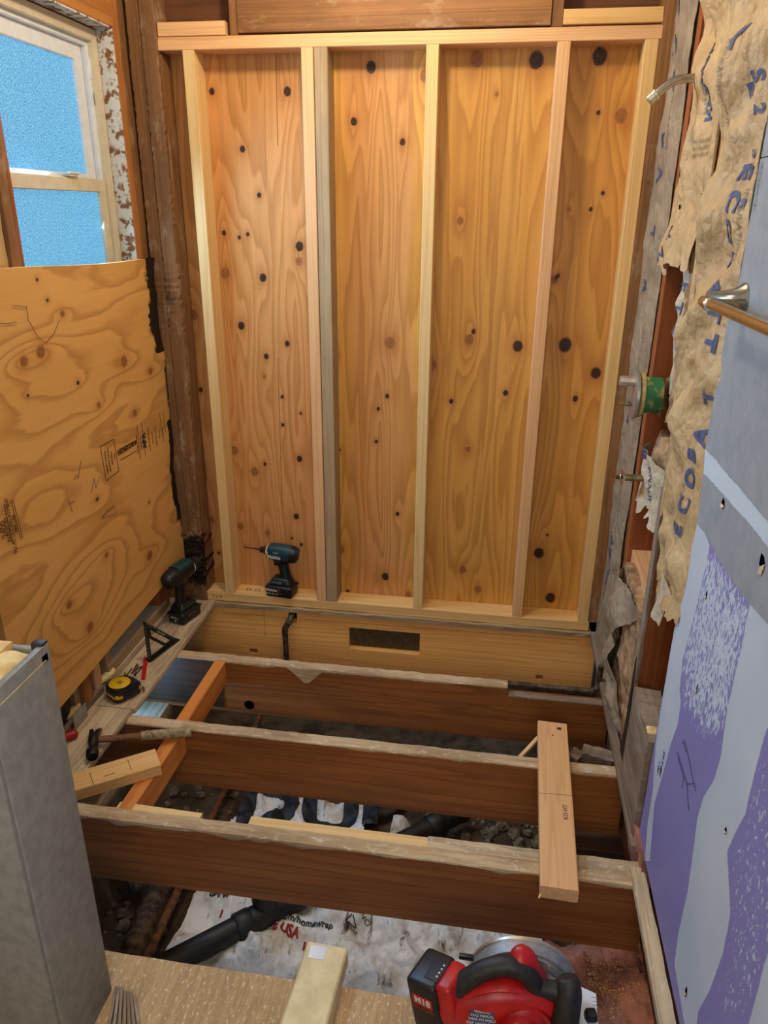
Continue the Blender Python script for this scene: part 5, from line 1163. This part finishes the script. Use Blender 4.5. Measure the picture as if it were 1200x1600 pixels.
for i in range(7):
    board('lath', (.432 + i * .0075, -1.622 - i * .002, .026 + .004 * (i % 3)), (.462 + i * .012, -1.72, .024), .006, .012, MAT['graywood'], cbx, bev=.0008, seed=i)

# ------------------------------------------------------------------ in the crawl space
dp = thing('drain_pipe', 'black plastic drain pipe with tee running under the joists over the house wrap', 'pipe', (.6, -1.0, -.42))
PA = Vector((.30, -1.262, -.425)); PB = Vector((1.12, -.535, -.405)); pd = (PB - PA).normalized()
sweep('pipe_run', [PA, PB], [.034, .034], MAT['abs'], dp, n=24)
for k, w_, r_ in ((.235, .05, .041), (.385, .06, .041), (.92, .06, .041)): sweep('coupling', [PA + pd * k, PA + pd * (k + .004), PA + pd * (k + w_ - .004), PA + pd * (k + w_)], [r_ - .003, r_, r_, r_ - .003], MAT['abs'], dp, n=24)
sweep('tee_body', [PA + pd * .27, PA + pd * .40], [.038, .038], MAT['abs'], dp, n=24)
sweep('tee_branch', [PA + pd * .34, PA + pd * .335 + Vector((-.01, .01, .05)), PA + pd * .33 + Vector((-.012, .02, .12)), PA + pd * .33 + Vector((-.012, .03, .20))], [.036, .038, .034, .034], MAT['abs'], dp, n=24)
cp = thing('copper_pipe', 'dull copper water pipe running back under the joists beside the black drain', 'pipe', (.25, -.8, -.42))
sweep('pipe_run', [(.262, -1.24, -.425), (.255, -.9, -.42), (.248, -.15, -.415)], [.0125] * 3, MAT['copper'], cp, n=14)
lathe('coupling', (.262, -1.225, -.425), (-.02, 1, .01), [(0, .013), (.002, .0165), (.03, .0165), (.032, .013), (.032, 0)], MAT['copper'], cp, n=14)
ci = thing('cast_pipe', 'large dusty iron pipe half buried left of the copper pipe', 'pipe', (.17, -1.1, -.5))
sweep('pipe_run', [(.20, -1.24, -.495), (.165, -.95, -.49)], [.045] * 2, MAT['iron'], ci, n=20); lathe('hub', (.202, -1.25, -.495), (-.12, 1, .02), [(0, .05), (.004, .056), (.05, .056), (.055, .046), (.055, 0)], MAT['iron'], ci, n=20)
ip = thing('iron_stub', 'bent rusty iron pipe rising through the notch in the rim board', 'pipe', (.34, -.02, -.1))
sweep('pipe_run', [(.356, .022, .0), (.356, .004, -.016), (.352, -.016, -.034), (.338, -.022, -.060), (.331, -.022, -.085), (.332, -.022, -.15), (.332, -.022, -.30)], [.011, .012, .0125, .012, .012, .0105, .0105], MAT['iron'], ip, n=14, subdiv=4)
lathe('elbow_rim', (.347, -.019, -.043), (.55, .1, .7), [(0, .0125), (.001, .0155), (.010, .0155), (.011, .0125), (.011, 0)], MAT['brass'], ip, n=14)
wp_ = thing('water_pipe', 'old iron pipe lying in the joist notch and elbowing up at the shower wall', 'pipe', (1.4, -.365, -.02))
sweep('pipe_run', [(1.21, -.340, -.018), (1.49, -.340, -.018), (1.515, -.338, -.016), (1.528, -.33, -.004), (1.530, -.328, .025), (1.530, -.33, .08)], [.0095] * 6, MAT['iron'], wp_, n=12, subdiv=4)
lathe('elbow_rim', (1.50, -.340, -.018), (1, 0, 0), [(0, .011), (.002, .013), (.012, .013), (.013, .011), (.013, 0)], MAT['iron'], wp_, n=12)

# house wrap sheet thrown over the dirt
def wz(X, Y):
    return gz(X, Y) * .55 - .232 + .07 * ridge(X * 6 + Y * 5, Y * 2 - X * 2, 4, 41) - .045 + 2.2 * crumple(X, Y, 77, 12) + .03 * fbm(X * 4, Y * 4, 3, 42)
def wrap_keep(U, V):
    X = .30 + U * 1.10; Y = -1.52 + V * 1.0
    e = .03 * (fbm(X * 12, Y * 12, 3, 6) - .5)
    return ((Y < -.86 + e) & (X < 1.36 + e) & (X > .335 + .02 * np.sin(Y * 30) + .25 * np.maximum(-1.12 - Y, 0))) | ((X > .33 + e + .35 * (Y + .62)) & (X < .79 + 2 * e) & (Y < -.53 + e)) | ((X > .86) & (X < .96 + e) & (Y < -.58))
hw = grid('house_wrap', 200, 190, lambda U, V: (.30 + U * 1.10, -1.52 + V * 1.0, wz(.30 + U * 1.10, -1.52 + V * 1.0)), MAT['tyvek'], None, back=(0, 0, -.0008), keep=wrap_keep)
tag(hw, 'dirty white house wrap sheet with printed lettering over the crawl space dirt', 'sheet')
def wdrape(s, size, u, v, rot, mat, bold=0., sx=1.):
    p = unp(u, v, 2, -.445); a = math.radians(rot)
    def fm_(px, py):
        X = p[0] + px * math.cos(a) - py * math.sin(a); Y = p[1] + px * math.sin(a) + py * math.cos(a); return (X, Y, float(wz(X, Y)) + .003)
    return text('lettering', s, size, MAT[mat], hw, fmap=fm_, bold=bold, sx=sx, maxe=.008)
wdrape('om/homewrap', .028, 482, 1446, -2, 'inkdark', .0008, .9); wdrape('E USA', .036, 447, 1456, -6, 'inkred', .0018, .85)
wdrape('I', .03, 475, 1476, 0, 'inkred', .002); wdrape('url w', .03, 343, 1397, 0, 'inkdark', .001); wdrape('I', .03, 345, 1424, 0, 'inkred', .002)
wdrape('other', .016, 549, 1456, 0, 'inkdark'); wdrape('VSNO', .024, 566, 1434, -40, 'inkdark')
p = unp(549, 1447, 2, -.445)
for k in range(3):
    a0 = math.radians(90 + 120 * k); a1 = math.radians(210 + 120 * k)
    q = [(p[0] + .020 * math.cos(a0), p[1] + .020 * math.sin(a0)), (p[0] + .020 * math.cos(a1), p[1] + .020 * math.sin(a1))]
    sweep('recycle_mark', [(x, y, float(wz(np.array(x), np.array(y))) + .003) for x, y in [(q[0][0] * (1-t) + q[1][0] * t, q[0][1] * (1-t) + q[1][1] * t) for t in (.1, .4, .7, .9)]], [.0016] * 4, MAT['inkdark'], hw, n=5)
wdrape('DUP', .30, 500, 1262, 8, 'inkdark', .012)
# pink batt under the right-hand end
pk_ = thing('pink_insulation', 'torn pink glass wool batt with sawdust under the saw and joist end', 'insulation', (1.45, -1.2, -.36), None)
grid('wool', 70, 80, lambda U, V: (1.26 + U * .34, -1.56 + V * .46, -.40 + .10 * U + .10 * fbm(U * 5, V * 3.2, 6, 31) + .02 * ridge(U * 9 + V * 2, V * 2.8, 3, 33)), MAT['pink'], pk_, back=(0, 0, -.07))
pk2 = grid('wool', 20, 60, lambda U, V: (1.545 + .035 * U - .012 * fbm(V * 12, U * 4, 4, 2), -1.14 + V * .26, -.12 - .06 * U + .19 * (1 - U) * 1. - .02 * fbm(V * 9, U * 3, 4, 9)), MAT['pink'], pk_, back=(.04, 0, -.02))
V = []; F = []; rr = random.Random(8)
for i in range(700):
    u = min(1, max(0, rr.gauss(.62, .16))); v = min(1, max(0, rr.gauss(.72, .14)))
    x = 1.26 + u * .34; y = -1.56 + v * .46; z = float(-.40 + .10 * u + .10 * fbm(np.array(u * 5), np.array(v * 3.2), 6, 31) + .02 * ridge(np.array(u * 9 + v * 2), np.array(v * 2.8), 3, 33)) + .002
    s = rr.uniform(.001, .0028); a = rr.uniform(0, 3.14); b0 = len(V)
    V += [(x + s * math.cos(a + k * 2.09), y + s * math.sin(a + k * 2.09), z + rr.uniform(0, .002)) for k in range(3)]; F.append((b0, b0 + 1, b0 + 2))
tag(mk('sawdust', V, F, MAT['stud']), 'sawdust sprinkled on the pink glass wool', 'sawdust', None, 'stuff')
